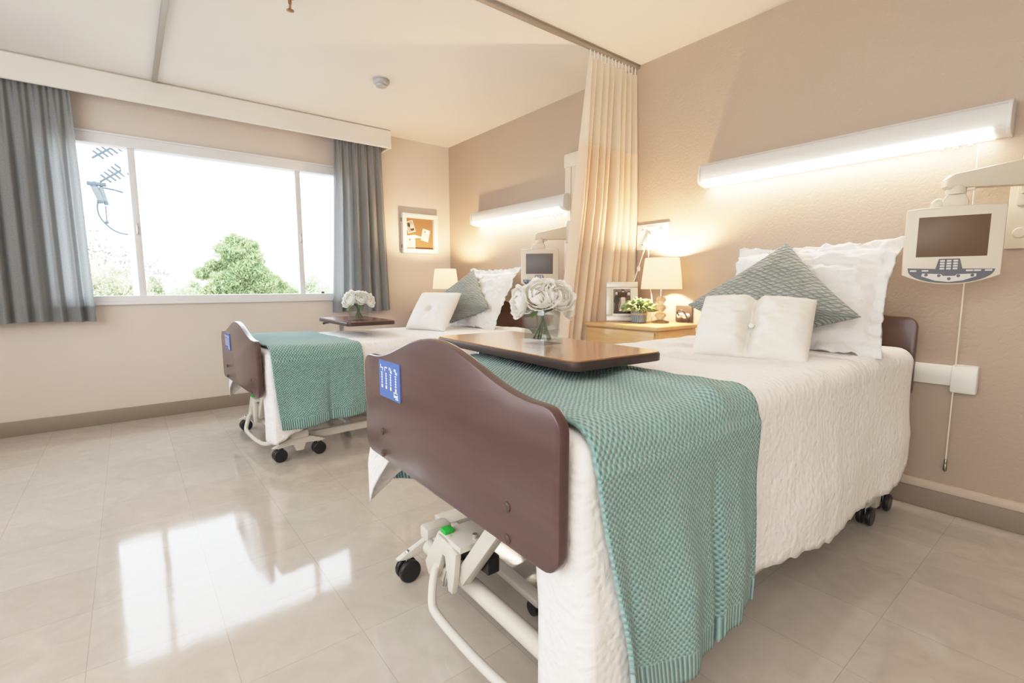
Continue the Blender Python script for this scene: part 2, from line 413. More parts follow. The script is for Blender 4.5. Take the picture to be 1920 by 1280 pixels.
# window: outer frame, two mullions, sliding sash rails, panes, latches
win = thing('window_1', 'wide white three-pane window over the far bed', 'window'); struct(win)
fr = MB()
fr.box(-.09, .012, WY0, WY1, WZ1-.075, WZ1, .004).box(-.09, .012, WY0, WY1, WZ0, WZ0+.058, .004)
fr.box(-.09, .012, WY0, WY0+.05, WZ0+.058, WZ1-.075, .004).box(-.09, .012, WY1-.05, WY1, WZ0+.058, WZ1-.075, .004)
fr.box(-.02, .024, WY0-.01, WY1+.01, WZ1-.008, WZ1+.006, .003).box(-.02, .022, WY0-.01, WY1+.01, WZ0-.008, WZ0+.012, .003)
fr.obj('frame', MAT['alu'], win)
for yc in (-2.668, -1.525):
    mu = MB().box(-.075, -.012, yc-.022, yc+.022, WZ0+.05, WZ1-.07, .004).obj('mullion', MAT['alu'], win)
    MB().box(-.012, .004, yc-.006, yc+.006, 1.38, 1.46, .003).obj('latch', MAT['chrome'], mu)
for a, b, xo in ((WY0+.05, -2.668-.02, -.05), (-2.668+.02, -1.525-.02, -.06), (-1.525+.02, WY1-.05, -.05)):
    MB().box(xo-.002, xo+.002, a, b, WZ0+.055, WZ1-.072).obj('pane', MAT['pane'], win)
MB().box(-.05, -.03, -1.36, -1.335, WZ0+.058, WZ0+.075, .003).obj('catch', MAT['dark'], win)
# baseboards and cap strip
struct(MB().box(0, .012, YF, -.012, 0, .102, .003).obj('baseboard_left', MAT['vinyl_base']))
struct(MB().box(0, XR, -.012, 0, 0, .095, .003).obj('baseboard_back', MAT['vinyl_base']))
struct(MB().prism([(-.022, .095), (0, .095), (0, .132), (-.014, .130), (-.022, .12)], 0, XR, 'x').obj('trim_1', MAT['base_cap']))
# curtain pelmet along the window wall
pe = MB().prism([(.0, H-.002), (.06, H-.002), (.168, H-.002), (.18, H-.014), (.18, 2.278), (.174, 2.272), (.16, 2.272), (.155, 2.30), (.155, H-.03), (0, H-.03)], YF, -.728, 'y')
pe2 = MB(); pe2.bm = pe.bm
pe2.box(0, .17, -.748, -.728, 2.274, H-.01, .004)
tr2 = struct(pe2.obj('trim_2', MAT['pelmet']))
# ceiling tracks
def ctrack(y0, y1, x, name, label, zb=2.418, along='y'):
    b = MB()
    b.box(x-.016, x+.016, y0, y1, zb, H, .003)
    b.box(x-.022, x+.022, y0, y1, H-.006, H)
    o = b.obj(name, MAT['track']); tag(o, label, 'curtain track'); return o
ctrack(YF, -.002, 2.425, 'curtain_track', 'grey metal ceiling track carrying the peach privacy curtain')
b = MB().box(.20, 5.6, -2.52, -2.49, H-.022, H, .004)
tag(b.obj('curtain_track', MAT['track']), 'thin bare metal ceiling track ending above the window pelmet', 'curtain track')

# ------------------------------------------------------------------ drapes
def drape_curtain(name, y0, y1, label, x=.10, ztop=2.33, zbot=.762, pleats=9, seed=0, spread=(0, 0)):
    nu, nv = 190, 46; V, UV = [], []
    rnd = random.Random(seed); ph = [rnd.uniform(0, 6.28) for _ in range(8)]
    for i in range(nu):
        u = i/(nu-1)
        for j in range(nv):
            v = j/(nv-1); z = ztop+(zbot-ztop)*v
            k = min(1, max(0, (z-1.75)/.5))      # pinch-pleat head
            relax = 1-k
            yy = (y0-spread[0]*v**1.3) + u*((y1+spread[1]*v**1.3)-(y0-spread[0]*v**1.3))
            a = .020*relax+.008
            s1 = math.sin(2*PI*pleats*u+ph[0]+.5*math.sin(3*u*PI+ph[1])+.25*v)
            s2 = math.sin(2*PI*pleats*1.7*u+ph[2])
            s3 = math.sin(2*PI*pleats*2.6*u+ph[3])
            d = a*s1+.010*s2*relax+.006*s3*k*1.4
            d += .014*relax*nz(u*3, v*1.2, seed)*v
            V.append((x+d, yy+.006*math.sin(2*PI*pleats*u+1.3)*relax, z+(.004*math.sin(8*u+seed) if j == nv-1 else 0)))
            UV.append((u*1.2, z))
    o = mesh(name, V, grid_faces(nu, nv), MAT['drape'], uv=UV)
    # hem band: a doubled strip at the foot of the cloth
    hv = []; nb = 4
    for i in range(nu):
        for j in range(nb):
            t = j/(nb-1); p = V[i*nv+nv-1]; q = V[i*nv+nv-1-3]; P = Vector(p).lerp(Vector(q), t)
            hv.append((P.x-.004, P.y, P.z+.002))
    mesh('hem', hv, grid_faces(nu, nb), MAT['drape'], o, uv=[(a[1], a[2]) for a in hv])
    return tag(o, label, 'curtain')
drape_curtain('window_curtain', -3.72, -2.965, 'grey linen curtain at the left side of the window', seed=3, pleats=9, spread=(.02, .015))
drape_curtain('window_curtain', -1.238, -.79, 'grey linen curtain gathered between the window and the cork picture box', seed=5, pleats=6, spread=(.07, .045))

# privacy curtain: netting head over peach cloth
pc = thing('privacy_curtain', 'peach privacy curtain with a pale netting head, drawn to the wall', 'curtain', (2.425, 0, 0))
def cubicle(z0, z1, name, mat, ybulge):
    nu, nv = 260, 30; V, UV = [], []
    for i in range(nu):
        u = i/(nu-1)
        for j in range(nv):
            v = j/(nv-1); z = z0+(z1-z0)*v
            g = (2.4-z)/2.0
            yend = -.47-.15*min(1, g*1.1)
            y = -.012+u*(yend+.012)
            a = .010+.052*min(1, max(0, g*2.2))
            fu = min(1, 2.2*u); ns = min(1, max(0, (1.04-z)/.24)); ns = ns*ns*(3-2*ns)
            a *= (1-.30*min(1, max(0, (g-.3)*2)))*(.55+.45*fu)
            d = a*math.sin(2*PI*8.5*u+.6*math.sin(2.2*PI*u))+.3*a*math.sin(2*PI*3.1*u+1)-.105*min(1, g)*fu-.085*ns*(1-fu)
            y += .012*math.cos(2*PI*8.5*u)*min(1, g*2)
            V.append((d, min(-.008, y), z)); UV.append((u*2.2, z))
    return mesh(name, V, grid_faces(nu, nv), mat, pc, uv=UV)
cubicle(2.375, 1.868, 'netting', MAT['netting'], 0)
cubicle(1.872, .33, 'cloth_panel', MAT['cubicle'], 1)
for k in range(14):
    u = k/13; MB().cyl((0, -.03-u*.43, 2.372), (0, -.03-u*.43, 2.42), .0035, n=8).obj('hook', MAT['white_plastic'], pc)

# ------------------------------------------------------------------ bedding helpers
BW = .468
def section(nside, ncorner, ntop):
    S = [('L', 1-k/nside) for k in range(nside)] + [('CL', k/ncorner) for k in range(ncorner)]
    S += [('T', -1+2*k/ntop) for k in range(ntop+1)]
    S += [('CR', 1-(k+1)/ncorner) for k in range(ncorner)] + [('R', (k+1)/nside) for k in range(nside)]
    return S
def drape(name, ys, top, off, hem, sdisp, tdisp, mat, w=BW, r=.05, nside=22, ntop=36, ncorner=6, yskew=None, hemband=.06, flap=None):
    S = section(nside, ncorner, ntop); nu, nv = len(ys), len(S); V, UV, A = [], [], []
    for y in ys:
        for kind, t in S:
            s = -1 if 'L' in kind else 1; A_ = 0
            if kind in 'LR':
                zc = top-r; z = zc-t*(zc-hem(s, y)); d = zc-z; fx = min(1, d/.12)
                x = s*(w+off+sdisp(s, y, d)); yy = y+(yskew(s, y, d) if yskew else 0)
                u = s*(w-r+r*PI/2+d); A_ = 1 if z-hem(s, y) < hemband else 0
            elif kind[0] == 'C':
                a = (1-t)*PI/2; x = s*(w-r+(r+off)*math.sin(a)); z = top-r+(r+off)*math.cos(a)+tdisp(x, y); yy = y
                u = s*(w-r+r*a)
            else:
                x = t*(w-r); z = top+off+tdisp(x, y); yy = y; u = x
            V.append((x, yy, z)); UV.append((u, y)); A.append(A_)
    F = grid_faces(nu, nv)
    if flap:
        cols = {1: flap(1), -1: flap(-1)}; zc = top-r; prev = list(range(nv)); base = V[:nv]
        for c in range(len(cols[1])):
            n0 = len(V)
            for j, (kind, t) in enumerate(S):
                b = base[j]; sg = -1 if ('L' in kind or b[0] < 0) else 1; dx, dy, hz = cols[sg][c]
                if kind in 'LR':
                    z = zc-t*(zc-hz); hx = sdisp(sg, ys[0], zc-z); k_ = min(1, t*6)
                    V.append((sg*(w+off+hx-dx), ys[0]+dy+.005*k_*math.sin(40*dx+z*6), z))
                else:
                    an = (1-t)*PI/2 if kind[0] == 'C' else 0
                    q = min(dx, .13)
                    V.append((b[0]-sg*q*math.sin(an), ys[0]+dy, b[2]-q*math.cos(an)))
                UV.append((UV[j][0], ys[0]-dx)); A.append(0)
            cur = list(range(n0, n0+nv))
            for k in range(nv-1): F.append((prev[k], prev[k+1], cur[k+1], cur[k]))
            prev = cur
    o = mesh(name, V, F, mat, uv=UV, attr=A)
    bm = bmesh.new(); bm.from_mesh(o.data); bmesh.ops.recalc_face_normals(bm, faces=bm.faces[:])
    if sum(f.normal.z for f in bm.faces) < 0: bmesh.ops.reverse_faces(bm, faces=bm.faces[:])
    bm.to_mesh(o.data); bm.free()
    return o
def pillow(name, W, Hh, T, mat, n=56, pinch=.05, flange=0, wr=.006, wf=6, seed=0, tuft=None, crease=0, diamond=False, lower=1.0, power=.45):
    V, UV = [], []; idx = {}; F = []
    def pos(u, v, side):
        ui = max(-1, min(1, u*W/(W-2*flange))); vi = max(-1, min(1, v*Hh/(Hh-2*flange)))
        q = max(0, (1-ui*ui)*(1-vi*vi)); h = T/2*q**power
        x = W/2*u*(1-pinch*(1-v*v)); z = Hh/2*v*(1-pinch*(1-u*u))
        e = min(1, q*3)
        h += wr*e*(nz(u*wf/2, v*wf/2, seed+side*3)+.6*nz(u*wf, v*wf*1.3, seed+9+side))
        # gathers radiating from the seams
        h += wr*.45*(1-q)*e*nz((u if abs(v) > abs(u) else v)*11, (v if abs(v) > abs(u) else u)*1.5, seed+4)
        if crease:
            h *= 1-crease*math.exp(-(abs(u)/.085)**1.25)
            h += .010*math.sin(9*v+4*abs(u))*math.exp(-((abs(u)-.2)/.14)**2)*e
            z *= 1-.07*math.exp(-(u/.10)**2)*abs(v)**3
            h += .006*math.sin(16*v)*math.exp(-((abs(u)-.12)/.12)**2)*e
            x *= 1
        if tuft:
            for (a, b_) in tuft:
                rr = ((u-a)**2+((v-b_)*Hh/W)**2); h *= 1-.6*math.exp(-rr/.012)-.25*math.exp(-rr/.10)
        if flange and q <= 0:
            y0 = .022*nz(u*4, v*4, seed+2)+.022*nz(u*9, v*9, seed+6)
            x += .006*nz(u*9, v*9, seed+12); z += .006*nz(u*9, v*9, seed+15)
            h = .002
        else: y0 = .0
        yb = -h if side == 0 else h
        return x, y0+yb, z
    for side in (0, 1):
        for i in range(n+1):
            for j in range(n+1):
                edge = i in (0, n) or j in (0, n)
                if side == 1 and edge: idx[(1, i, j)] = idx[(0, i, j)]; continue
                u, v = -1+2*i/n, -1+2*j/n
                # denser near the seams
                u = math.sin(u*PI/2)*.35+u*.65; v = math.sin(v*PI/2)*.35+v*.65
                x, y, z = pos(u, v, side)
                if edge and not flange: y = 0
                uv = (x, z)
                if diamond:
                    a = R(45); x, z = x*math.cos(a)-z*math.sin(a), x*math.sin(a)+z*math.cos(a)
                    uv = (x, z)
                    if z < 0: z *= lower; y *= 1+.2*(1-lower)
                idx[(side, i, j)] = len(V); V.append((x, y, z)); UV.append(uv)
        for i in range(n):
            for j in range(n):
                f = (idx[(side, i, j)], idx[(side, i+1, j)], idx[(side, i+1, j+1)], idx[(side, i, j+1)])
                F.append(f if side == 0 else f[::-1])
    return mesh(name, V, F, mat, uv=UV)
def pose(o, loc, lean=0, yaw=0, roll=0):
    o.matrix_world = Matrix.Translation(loc) @ Matrix.Rotation(R(yaw), 4, 'Z') @ Matrix.Rotation(R(-lean), 4, 'X') @ Matrix.Rotation(R(roll), 4, 'Y')
    return o

# ------------------------------------------------------------------ hospital bed
def panel_outline(zb, zs, A, hw=.466, r=.045, xh=.40):
    pts = []
    for cx, cz, a0 in ((-hw+r, zb+r, 180), (hw-r, zb+r, 270)):
        for k in range(7): t = R(a0+15*k); pts.append((cx+r*math.cos(t), cz+r*math.sin(t)))
    for k in range(7): t = R(15*k); pts.append((hw-r+r*math.cos(t), zs-r+r*math.sin(t)))
    for k in range(1, 40):
        x = xh*(1-2*k/40); pts.append((x, zs+A*.5*(1+math.cos(PI*x/xh))))
    for k in range(7): t = R(90+15*k); pts.append((-hw+r+r*math.cos(t), zs-r+r*math.sin(t)))
    return pts
def make_bed(label, loc, rz, dz, L):
    bed = thing('hospital_bed', label, 'bed', loc, rz)
    fb = MB().prism(panel_outline(.471+dz, .787+dz, .083), 0, .026, 'y', .005).obj('footboard', MAT['footboard'], bed)
    for x in (-.331, .313):
        for z in (.557, .488):
            MB().lathe([(.0, -.0045), (.006, -.0042), (.0105, -.002), (.011, .0005)], 16).obj('bolt', MAT['bolt'], fb, (x, -.0002, z+dz), (R(-90), 0, 0))
    hbo = MB().prism(panel_outline(.50+dz, .862+dz, .10), L-.026, L, 'y', .005).obj('headboard', MAT['headboard'], bed)
    # blue placard with sideways writing on the footboard
    PX0, PX1, PZ0, PZ1 = -.334, -.187, .672+dz, .782+dz
    pl = MB().prism(rrect(PX0, PX1, PZ0, PZ1, .004), -.0025, .0006, 'y').obj('placard', MAT['blue_label'], fb)
    PW, PH_ = PX1-PX0, PZ1-PZ0
    def stroke(b_, x, z, w_, h_): b_.box(x-w_/2, x+w_/2, -.0036, -.002, z-h_/2, z+h_/2)
    for c_, (fx_, cap) in enumerate(((.15, 'J'), (.36, 'L'), (.58, 'S'), (.82, 'S'))):
        x = PX0+PW*fx_; zt = PZ1-PH_*.22; wr = MB()      # capital letter turned on its side
        if cap == 'S':
            for dx, dzz, a_, b_ in ((-.008, .004, .0024, .008), (.0, .0, .0024, .010), (.008, -.004, .0024, .008), (-.004, .006, .010, .0026), (.004, -.006, .010, .0026)): stroke(wr, x+dx, zt+dzz, a_, b_)
        elif cap == 'L':
            stroke(wr, x, zt+.005, .018, .0026); stroke(wr, x-.008, zt, .0026, .012)
        else:
            stroke(wr, x, zt+.002, .018, .0026); stroke(wr, x-.008, zt+.006, .0026, .010); stroke(wr, x+.006, zt-.003, .0026, .008)
        for k in range(5): stroke(wr, x, zt-.0125-.0075*k, .010 if k % 2 == 0 else .006, .0022 if k % 2 == 0 else .0045)
        stroke(wr, x, zt-.029, .0016, .034)
        wr.obj('lettering', MAT['white_ink'], pl)
        cr = MB(); stroke(cr, x, zt-.0535, .009, .010); cr.obj('tick_mark', MAT['cream_ink'], pl)
    wr = MB(); xi, zi = PX0+PW*.81, PZ0+PH_*.13
    stroke(wr, xi, zi, .026, .006); stroke(wr, xi-.012, zi+.006, .002, .012); stroke(wr, xi, zi+.010, .022, .002); stroke(wr, xi+.006, zi-.007, .018, .002); stroke(wr, xi+.012, zi, .002, .014)
    wr.obj('bed_emblem', MAT['white_ink'], pl)
    mt = MB().box(-.448, .448, .085, L-.045, .575+dz, .716+dz, .035, seg=4).obj('mattress', MAT['mattress'], bed)
    dk = MB()
    dk.box(-.44, .44, .06, L-.05, .545+dz, .572+dz, .004)
    for x in (-.40, .40): dk.box(x-.02, x+.02, .05, L-.05, .47+dz, .545+dz, .004)
    for y in (.10, .75, 1.4, L-.12): dk.box(-.40, .40, y-.02, y+.02, .49+dz, .53+dz, .004)
    dk.obj('deck_frame', MAT['steel_white'], bed)
    for x in (-.38, .275):
        MB().box(x-.02, x+.02, .026, .07, .50+dz, .62+dz, .003).obj('footboard_bracket', MAT['steel_white'], bed)
    # undercarriage
    for yc in (.165, L-.28):
        MB().cyl((-.36, yc, .112), (.40, yc, .112), .025, n=20).obj('cross_tube', MAT['steel_white'], bed)
    for x in (-.33, .36): MB().box(x-.02, x+.02, .16, L-.26, .085, .13, .004).obj('side_rail', MAT['steel_white'], bed)
    for s in (-1, 1):
        for yc in (.21, L-.19):
            xx = s*.415 if s > 0 else -.395
            b_ = MB().prism([(yc-.15, .084), (yc-.12, .098), (yc-.05, .125), (yc+.05, .125), (yc+.12, .098), (yc+.15, .084), (yc+.12, .078), (yc+.035, .085), (yc+.02, .045), (yc-.02, .045), (yc-.035, .085), (yc-.12, .078)], xx-.012, xx+.012, 'x', .003)
            b_.box(min(xx, .34*s), max(xx, .34*s), yc-.03, yc+.03, .09, .135, .005)
            b_.box(xx-.03, xx+.03, yc-.05, yc+.05, .12, .17, .012)
            br = b_.obj('caster_bracket', MAT['steel_white'], bed)
            for dy in (-.11, .11):
                cs = MB().cyl((xx-.026, yc+dy, .038), (xx-.006, yc+dy, .038), .038, n=28).cyl((xx+.006, yc+dy, .038), (xx+.026, yc+dy, .038), .038, n=28)
                c_ = cs.obj('caster', MAT['rubber'], bed)
                md = c_.modifiers.new('round', 'BEVEL'); md.width = .006; md.segments = 3
                MB().cyl((xx, yc+dy, .036), (xx, yc+dy, .10), .009, n=12).sph((xx, yc+dy, .098), .010).obj('caster_stem', MAT['chrome'], c_)
    # lifting leg, latch bracket and pedal bar at the foot end
    lb = MB().prism([(-.235, .15), (-.145, .285), (-.09, .288), (-.045, .255), (-.055, .19), (-.070, .125), (-.092, .125), (-.108, .222), (-.122, .222), (-.155, .15), (-.175, .118), (-.215, .118)], .085, .105, 'y', .003)
    lb.prism([(-.15, .270), (-.14, .287), (-.02, .287), (-.02, .270)], .085, .20, 'y', .003)
    lb.box(-.215, -.125, .105, .17, .105, .16, .008)
    lbo = lb.obj('latch_bracket', MAT['steel_white'], bed)
    MB().box(-.135, -.105, .087, .118, .286, .300, .003).obj('latch_button', MAT['green'], lbo)
    MB().cyl((-.045, .15, .287), (-.045, .15, .298), .008, n=6).obj('latch_bolt', MAT['chrome'], lbo)
    MB().cyl((-.13, .095, .12), (-.11, .11, .20), .008, n=10).obj('latch_spring', MAT['chrome'], lbo)
    MB().box(-.12, .02, .15, .19, .20, .25, .004).obj('actuator', MAT['rubber'], bed)
    lm = Matrix.Translation((-.055, .125, .18)) @ Matrix.Rotation(R(38), 4, 'Y')
    MB().box(-.022, .022, -.018, .018, -.02, .34, .004, lm).obj('lift_leg', MAT['steel_white'], bed)
    lm2 = Matrix.Translation((.05, L-.30, .13)) @ Matrix.Rotation(R(-34), 4, 'X')
    MB().box(-.022, .022, -.02, .02, 0, .44+dz, .004, Matrix.Translation((.0, L-.30, .12)) @ Matrix.Rotation(R(32), 4, 'X')).obj('lift_leg', MAT['steel_white'], bed)
    MB().tube([(-.175, .135, .17), (-.165, .09, .168), (-.15, .07, .15), (-.118, .045, .095), (-.09, .038, .078), (.10, .038, .075), (.25, .045, .078), (.33, .06, .09), (.37, .13, .11)], .0125, 12, 2).obj('pedal_bar', MAT['steel_white'], bed)
    MB().prism([(-.32, .50+dz), (-.29, .50+dz), (-.285, .44+dz), (-.30, .425+dz), (-.315, .44+dz)], .075, .085, 'y', .002).obj('frame_tag', MAT['yellow'], bed)
    return bed
L1 = 2.10
B1 = dict(loc=(3.512, -2.186, 0), rz=R(-1.2), dz=.0)
B2 = dict(loc=(1.222, -2.262, 0), rz=R(2.4), dz=-.082)
make_bed('near mahogany hospital bed with an arched footboard, closest to the camera', B1['loc'], B1['rz'], 0, L1)
make_bed('far mahogany hospital bed standing beside the window', B2['loc'], B2['rz'], B2['dz'], L1)
def place(o, B): o.location = B['loc']; o.rotation_euler = (0, 0, B['rz']); return o
def lerp_tab(tab):
    xs, vs = [a for a, _ in tab], [b_ for _, b_ in tab]
    return lambda x: float(np.interp(x, xs, vs))
def bump_fn(y, y0, s): return math.exp(-((y-y0)/s)**2)
def make_bedding(B, which):
    dz = B['dz']; top = .722+dz
    hr = lerp_tab([(0, .02), (.25, .20), (.64, .245), (.95, .222), (1.2, .205), (1.5, .19), (1.75, .205), (1.9, .255), (1.98, .30), (2.02, .36)])
    hl = lerp_tab([(0, .20), (.06, .21), (.16, .31), (.5, .33), (2.1, .30)])
    if which == 2:
        hr = lerp_tab([(0, .09), (.06, .12), (.30, .24), (.7, .26), (2.1, .25)])
    def hem(s, y): return (hr if s > 0 else hl)(y)+.006*math.sin(9*y+s)+.010*nz(y*4, s*3, which)+.004*math.sin(55*y)+.003*math.sin(83*y+1)
    def sd(s, y, d):
        f = min(1, d/.30)
        v = .010*f+.020*f*f*(.4+.6*d/.5)+.006*nz(y*9, d*7, 5+which)*f
        v += f*(.014*nz(y*2.6, d*1.2, 5*s+which)+.008*math.sin(7*y+2*nz(y*2, d*2, which))*f)
        if s < 0: v += .12*f*bump_fn(y, .03, .16)
        v -= .02*f*bump_fn(y, 2.06, .15)
        return v
    def td(x, y): return .005*nz(x*5, y*4, which)+.003*nz(x*14, y*11, 3+which)+.004*nz(x*2, y*2, 8)
    Y0 = .070
    ys = [Y0+(2.025-Y0)*(k/150) for k in range(151)]
    def flap(s):
        c = []
        rb = .026
        for k in range(1, 5):
            ph = PI/2*k/4; c.append((rb*(1-math.cos(ph)), -rb*math.sin(ph)*.9, hem(s, Y0)))
        n_ = 8; W_ = .115 if s > 0 else .20
        for k in range(1, n_+1):
            q = W_*k/n_
            hz = hem(s, Y0)+(.0 if s > 0 else (q/W_)*.27)
            c.append((rb+q, -rb*.9, hz))
        return c
    lab = {1: 'white textured bedspread covering the near bed down toward the floor', 2: 'white bedspread covering the far bed by the window'}[which]
    cv = drape('bedspread', ys, top, .006, hem, sd, td, MAT['coverlet'], flap=flap)
    solid(cv, .005); tag(place(cv, B), lab, 'bedspread')
    # knitted throw
    if which == 1: ya, yb, hR, hL = .066, .655, (lambda y: float(np.interp(y, [0, .10, .44, .455, .47, .72], [.205, .20, .185, .185, .205, .205]))), (lambda y: .272)
    else: ya, yb, hR, hL = .066, .585, (lambda y: float(np.interp(y, [0, .1, .6], [.215, .205, .235]))), (lambda y: .27)
    def bh(s, y): return (hR if s > 0 else hL)(y)+.004*math.sin(22*y)
    creases = [(.12, .020, -.012), (.30, .05, .012), (.455, .016, -.026), (.56, .03, .010), (.66, .018, -.010)] if which == 1 else [(.20, .06, .010), (.38, .012, -.018), (.5, .05, .008)]
    def bs(s, y, d):
        v = sd(s, y, d)+.008
        f = min(1, max(0, d-.05)/.30)
        for (c, w_, a) in creases: v += a*f*bump_fn(y+.02*f, c, w_)
        v += .006*f*math.sin(26*y+3*d)+.012*f*f
        return v
    def bt(x, y):
        v = td(x, y)+.004
        if which == 1:
            v += .016*bump_fn(y, .60-.10*(x+.45), .045)+.006*math.sin(9*y+3*x)
        else: v += .006*math.sin(8*y+2*x)
        return v
    def sk(s, y, d):
        t = (y-ya)/(yb-ya); f = min(1, d/.5)
        return (.085*(1-t)**2-.035*t*t)*f if which == 1 else (.03*(1-t)**2-.01*t)*f
    nb = 90
    bl = drape('throw_blanket', [ya+(yb-ya)*k/nb for k in range(nb+1)], top, .019, bh, bs, bt, MAT['knit'], nside=46, ntop=48, yskew=sk, hemband=.055)
    solid(bl, .010, 0)
    lab = {1: 'teal knitted throw with ribbed hem across the foot of the near bed', 2: 'teal knitted throw across the foot of the far bed by the window'}[which]
    tag(place(bl, B), lab, 'blanket')
make_bedding(B1, 1); make_bedding(B2, 2)

# ------------------------------------------------------------------ pillows
p = pillow('bed_pillow', .68, .60, .165, MAT['sham'], flange=.05, wr=.026, wf=11, seed=1, pinch=.085)
tag(pose(p, (3.662, -.42, .955), 37, 4, -1.5), 'large white flanged pillow leaning on the near bed headboard', 'pillow')
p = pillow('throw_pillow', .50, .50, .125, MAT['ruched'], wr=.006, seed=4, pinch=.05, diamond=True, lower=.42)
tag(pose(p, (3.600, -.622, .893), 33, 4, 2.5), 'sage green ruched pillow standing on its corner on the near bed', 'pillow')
p = pillow('throw_pillow', .40, .275, .185, MAT['lumbar'], wr=.008, seed=8, pinch=.0, crease=.93, tuft=[(0, 0)], power=.42)
tag(pose(p, (3.675, -.875, .834), 34, 16, 1.5), 'small cream oblong pillow with a centre button on the near bed', 'pillow')
MB().sph((0, -.022, 0), .011, (1, .6, 1)).obj('button', MAT['lumbar'], p)
p = pillow('bed_pillow', .66, .60, .155, MAT['sham'], flange=.05, wr=.026, wf=11, seed=11, pinch=.085)
tag(pose(p, (1.125, -.37, .895), 30, 4, 0), 'large white flanged pillow leaning on the far bed headboard', 'pillow')
p = pillow('throw_pillow', .50, .50, .125, MAT['ruched'], wr=.006, seed=14, pinch=.05, diamond=True, lower=.5)
tag(pose(p, (1.04, -.56, .835), 31, 14, 3), 'sage green ruched pillow on the far bed beside the flowers', 'pillow')
p = pillow('throw_pillow', .42, .36, .14, MAT['lumbar'], wr=.005, seed=18, pinch=.04, tuft=[(0, 0)], power=.4)
tag(pose(p, (1.09, -.83, .795), 36, 18, 0), 'small white tufted pillow at the front of the far bed', 'pillow')
MB().sph((0, -.027, 0), .009, (1, .6, 1)).obj('button', MAT['lumbar'], p)

# ------------------------------------------------------------------ overbed tables
def overbed(label, loc, rz, zt, W, D, mat, xcol):
    t = thing('overbed_table', label, 'table', loc, rz)
    MB().prism(rrect(-W/2, W/2, -D/2, D/2, .035), zt-.028, zt-.0035, 'z', .003).obj('tabletop_edge', MAT['tableedge'], t)
    MB().prism(rrect(-W/2+.002, W/2-.002, -D/2+.002, D/2-.002, .034), zt-.0035, zt, 'z').obj('tabletop', mat, t)
    MB().box(xcol-.016, xcol+.016, -.022, .022, .40, zt-.045, .006).obj('inner_column', MAT['chrome'], t)
    MB().box(xcol-.022, xcol+.022, -.032, .032, .045, .42, .006).obj('column', MAT['steel_white'], t)
    MB().box(xcol-.03, xcol+.22, -.06, .06, zt-.045, zt-.028, .004).obj('support_arm', MAT['steel_white'], t)
    MB().tube([(xcol+.02, -.06, zt-.04), (xcol-.01, -.10, zt-.045), (xcol-.03, -.125, zt-.05)], .007, 10).sph((xcol-.03, -.125, zt-.05), .010).obj('height_lever', MAT['rubber'], t)
    bs = MB()
    bs.box(xcol-.05, xcol+.05, -.20, .20, .05, .075, .006)
    for y in (-.17, .17): bs.box(xcol-.03, xcol+.62, y-.02, y+.02, .045, .07, .005)
    bs.obj('base', MAT['steel_white'], t)
    for y in (-.17, .17):
        for x in (xcol, xcol+.58):
            MB().cyl((x, y-.012, .022), (x, y+.012, .022), .022, n=20).obj('caster', MAT['rubber'], t)
    return t
T1Z, T2Z = .806, .757
overbed('brown-topped overbed table across the near bed, under the large bouquet', (3.312, -1.672, 0), R(-3.5), T1Z, .80, .365, MAT['tabletop'], -.36)
overbed('dark red-brown overbed table across the far bed by the curtain', (1.005, -1.44, 0), R(-1.5), T2Z, .70, .345, MAT['tabletop_dark'], -.345)

# ------------------------------------------------------------------ flowers and vases
def vase(label, loc, rz, s=.10, h=.118, water=.05):
    v = thing('glass_vase', label, 'vase', loc, rz)
    bm = bmesh.new(); t = .006; a, b_ = s/2, s/2-t
    def ring(q, z): return [bm.verts.new((x*q, y*q, z)) for x, y in ((-1, -1), (1, -1), (1, 1), (-1, 1))]
    r0, r1, r2, r3 = ring(a, 0), ring(a, h), ring(b_, h), ring(b_, .014)
    for A, B in ((r0, r1), (r1, r2), (r2, r3)):
        for k in range(4): bm.faces.new((A[k], A[(k+1) % 4], B[(k+1) % 4], B[k]))
    bm.faces.new(r3); bm.faces.new(r0[::-1])
    bmesh.ops.recalc_face_normals(bm, faces=bm.faces[:])
    me = bpy.data.meshes.new('glass_body'); bm.to_mesh(me); bm.free(); me.materials.append(MAT['glass'])
    o = link(bpy.data.objects.new('glass_body', me), v)
    MB().box(-b_+.0006, b_-.0006, -b_+.0006, b_-.0006, .0146, .0146+water).obj('water', MAT['water'], v)
    return v
def bloom_mesh(r, seed, open_=1.0):
    rnd = random.Random(seed); V, F = [], []
    layers = [(4, .30, 78, .55), (5, .52, 66, .72), (6, .74, 50, .88), (7, .92, 30, 1.0), (7, 1.02, 8, 1.02)]
    for li, (n, rad, tilt, ln) in enumerate(layers):
        for k in range(n):
            az = 2*PI*(k+.5*(li % 2)+rnd.uniform(-.12, .12))/n; nu, nv = 6, 6; b0 = len(V)
            wd = rad*r*(1.35+rnd.uniform(-.1, .15)); tl = R(tilt+rnd.uniform(-8, 8))
            for i in range(nu):
                for j in range(nv):
                    u = -1+2*i/(nu-1); v = j/(nv-1)
                    wid = wd*.55*math.sin(PI*min(1, .12+.80*v)**.75)*u
                    # petal rises from the base and cups around the heart
                    ang = (-.55+v*(.55+tl*1.0))
                    rr = rad*r*(math.cos(ang) if ang > -1.5 else 0)
                    z = r*.85*(math.sin(ang)*ln*.62)+r*.10
                    curl = -.10*r*v**5*(1.5 if li > 2 else .4)
                    phi = az+wid/max(.25*r, rad*r)
                    ruff = .05*r*math.sin(5*u+seed+k)*v*v
                    V.append(((rr-curl+ruff)*math.cos(phi), (rr-curl+ruff)*math.sin(phi), z+.03*r*math.sin(4*u+k)*v-(.06*r*u*u*v)))
            F += [tuple(b0+q for q in f) for f in grid_faces(nu, nv)]
    return V, F
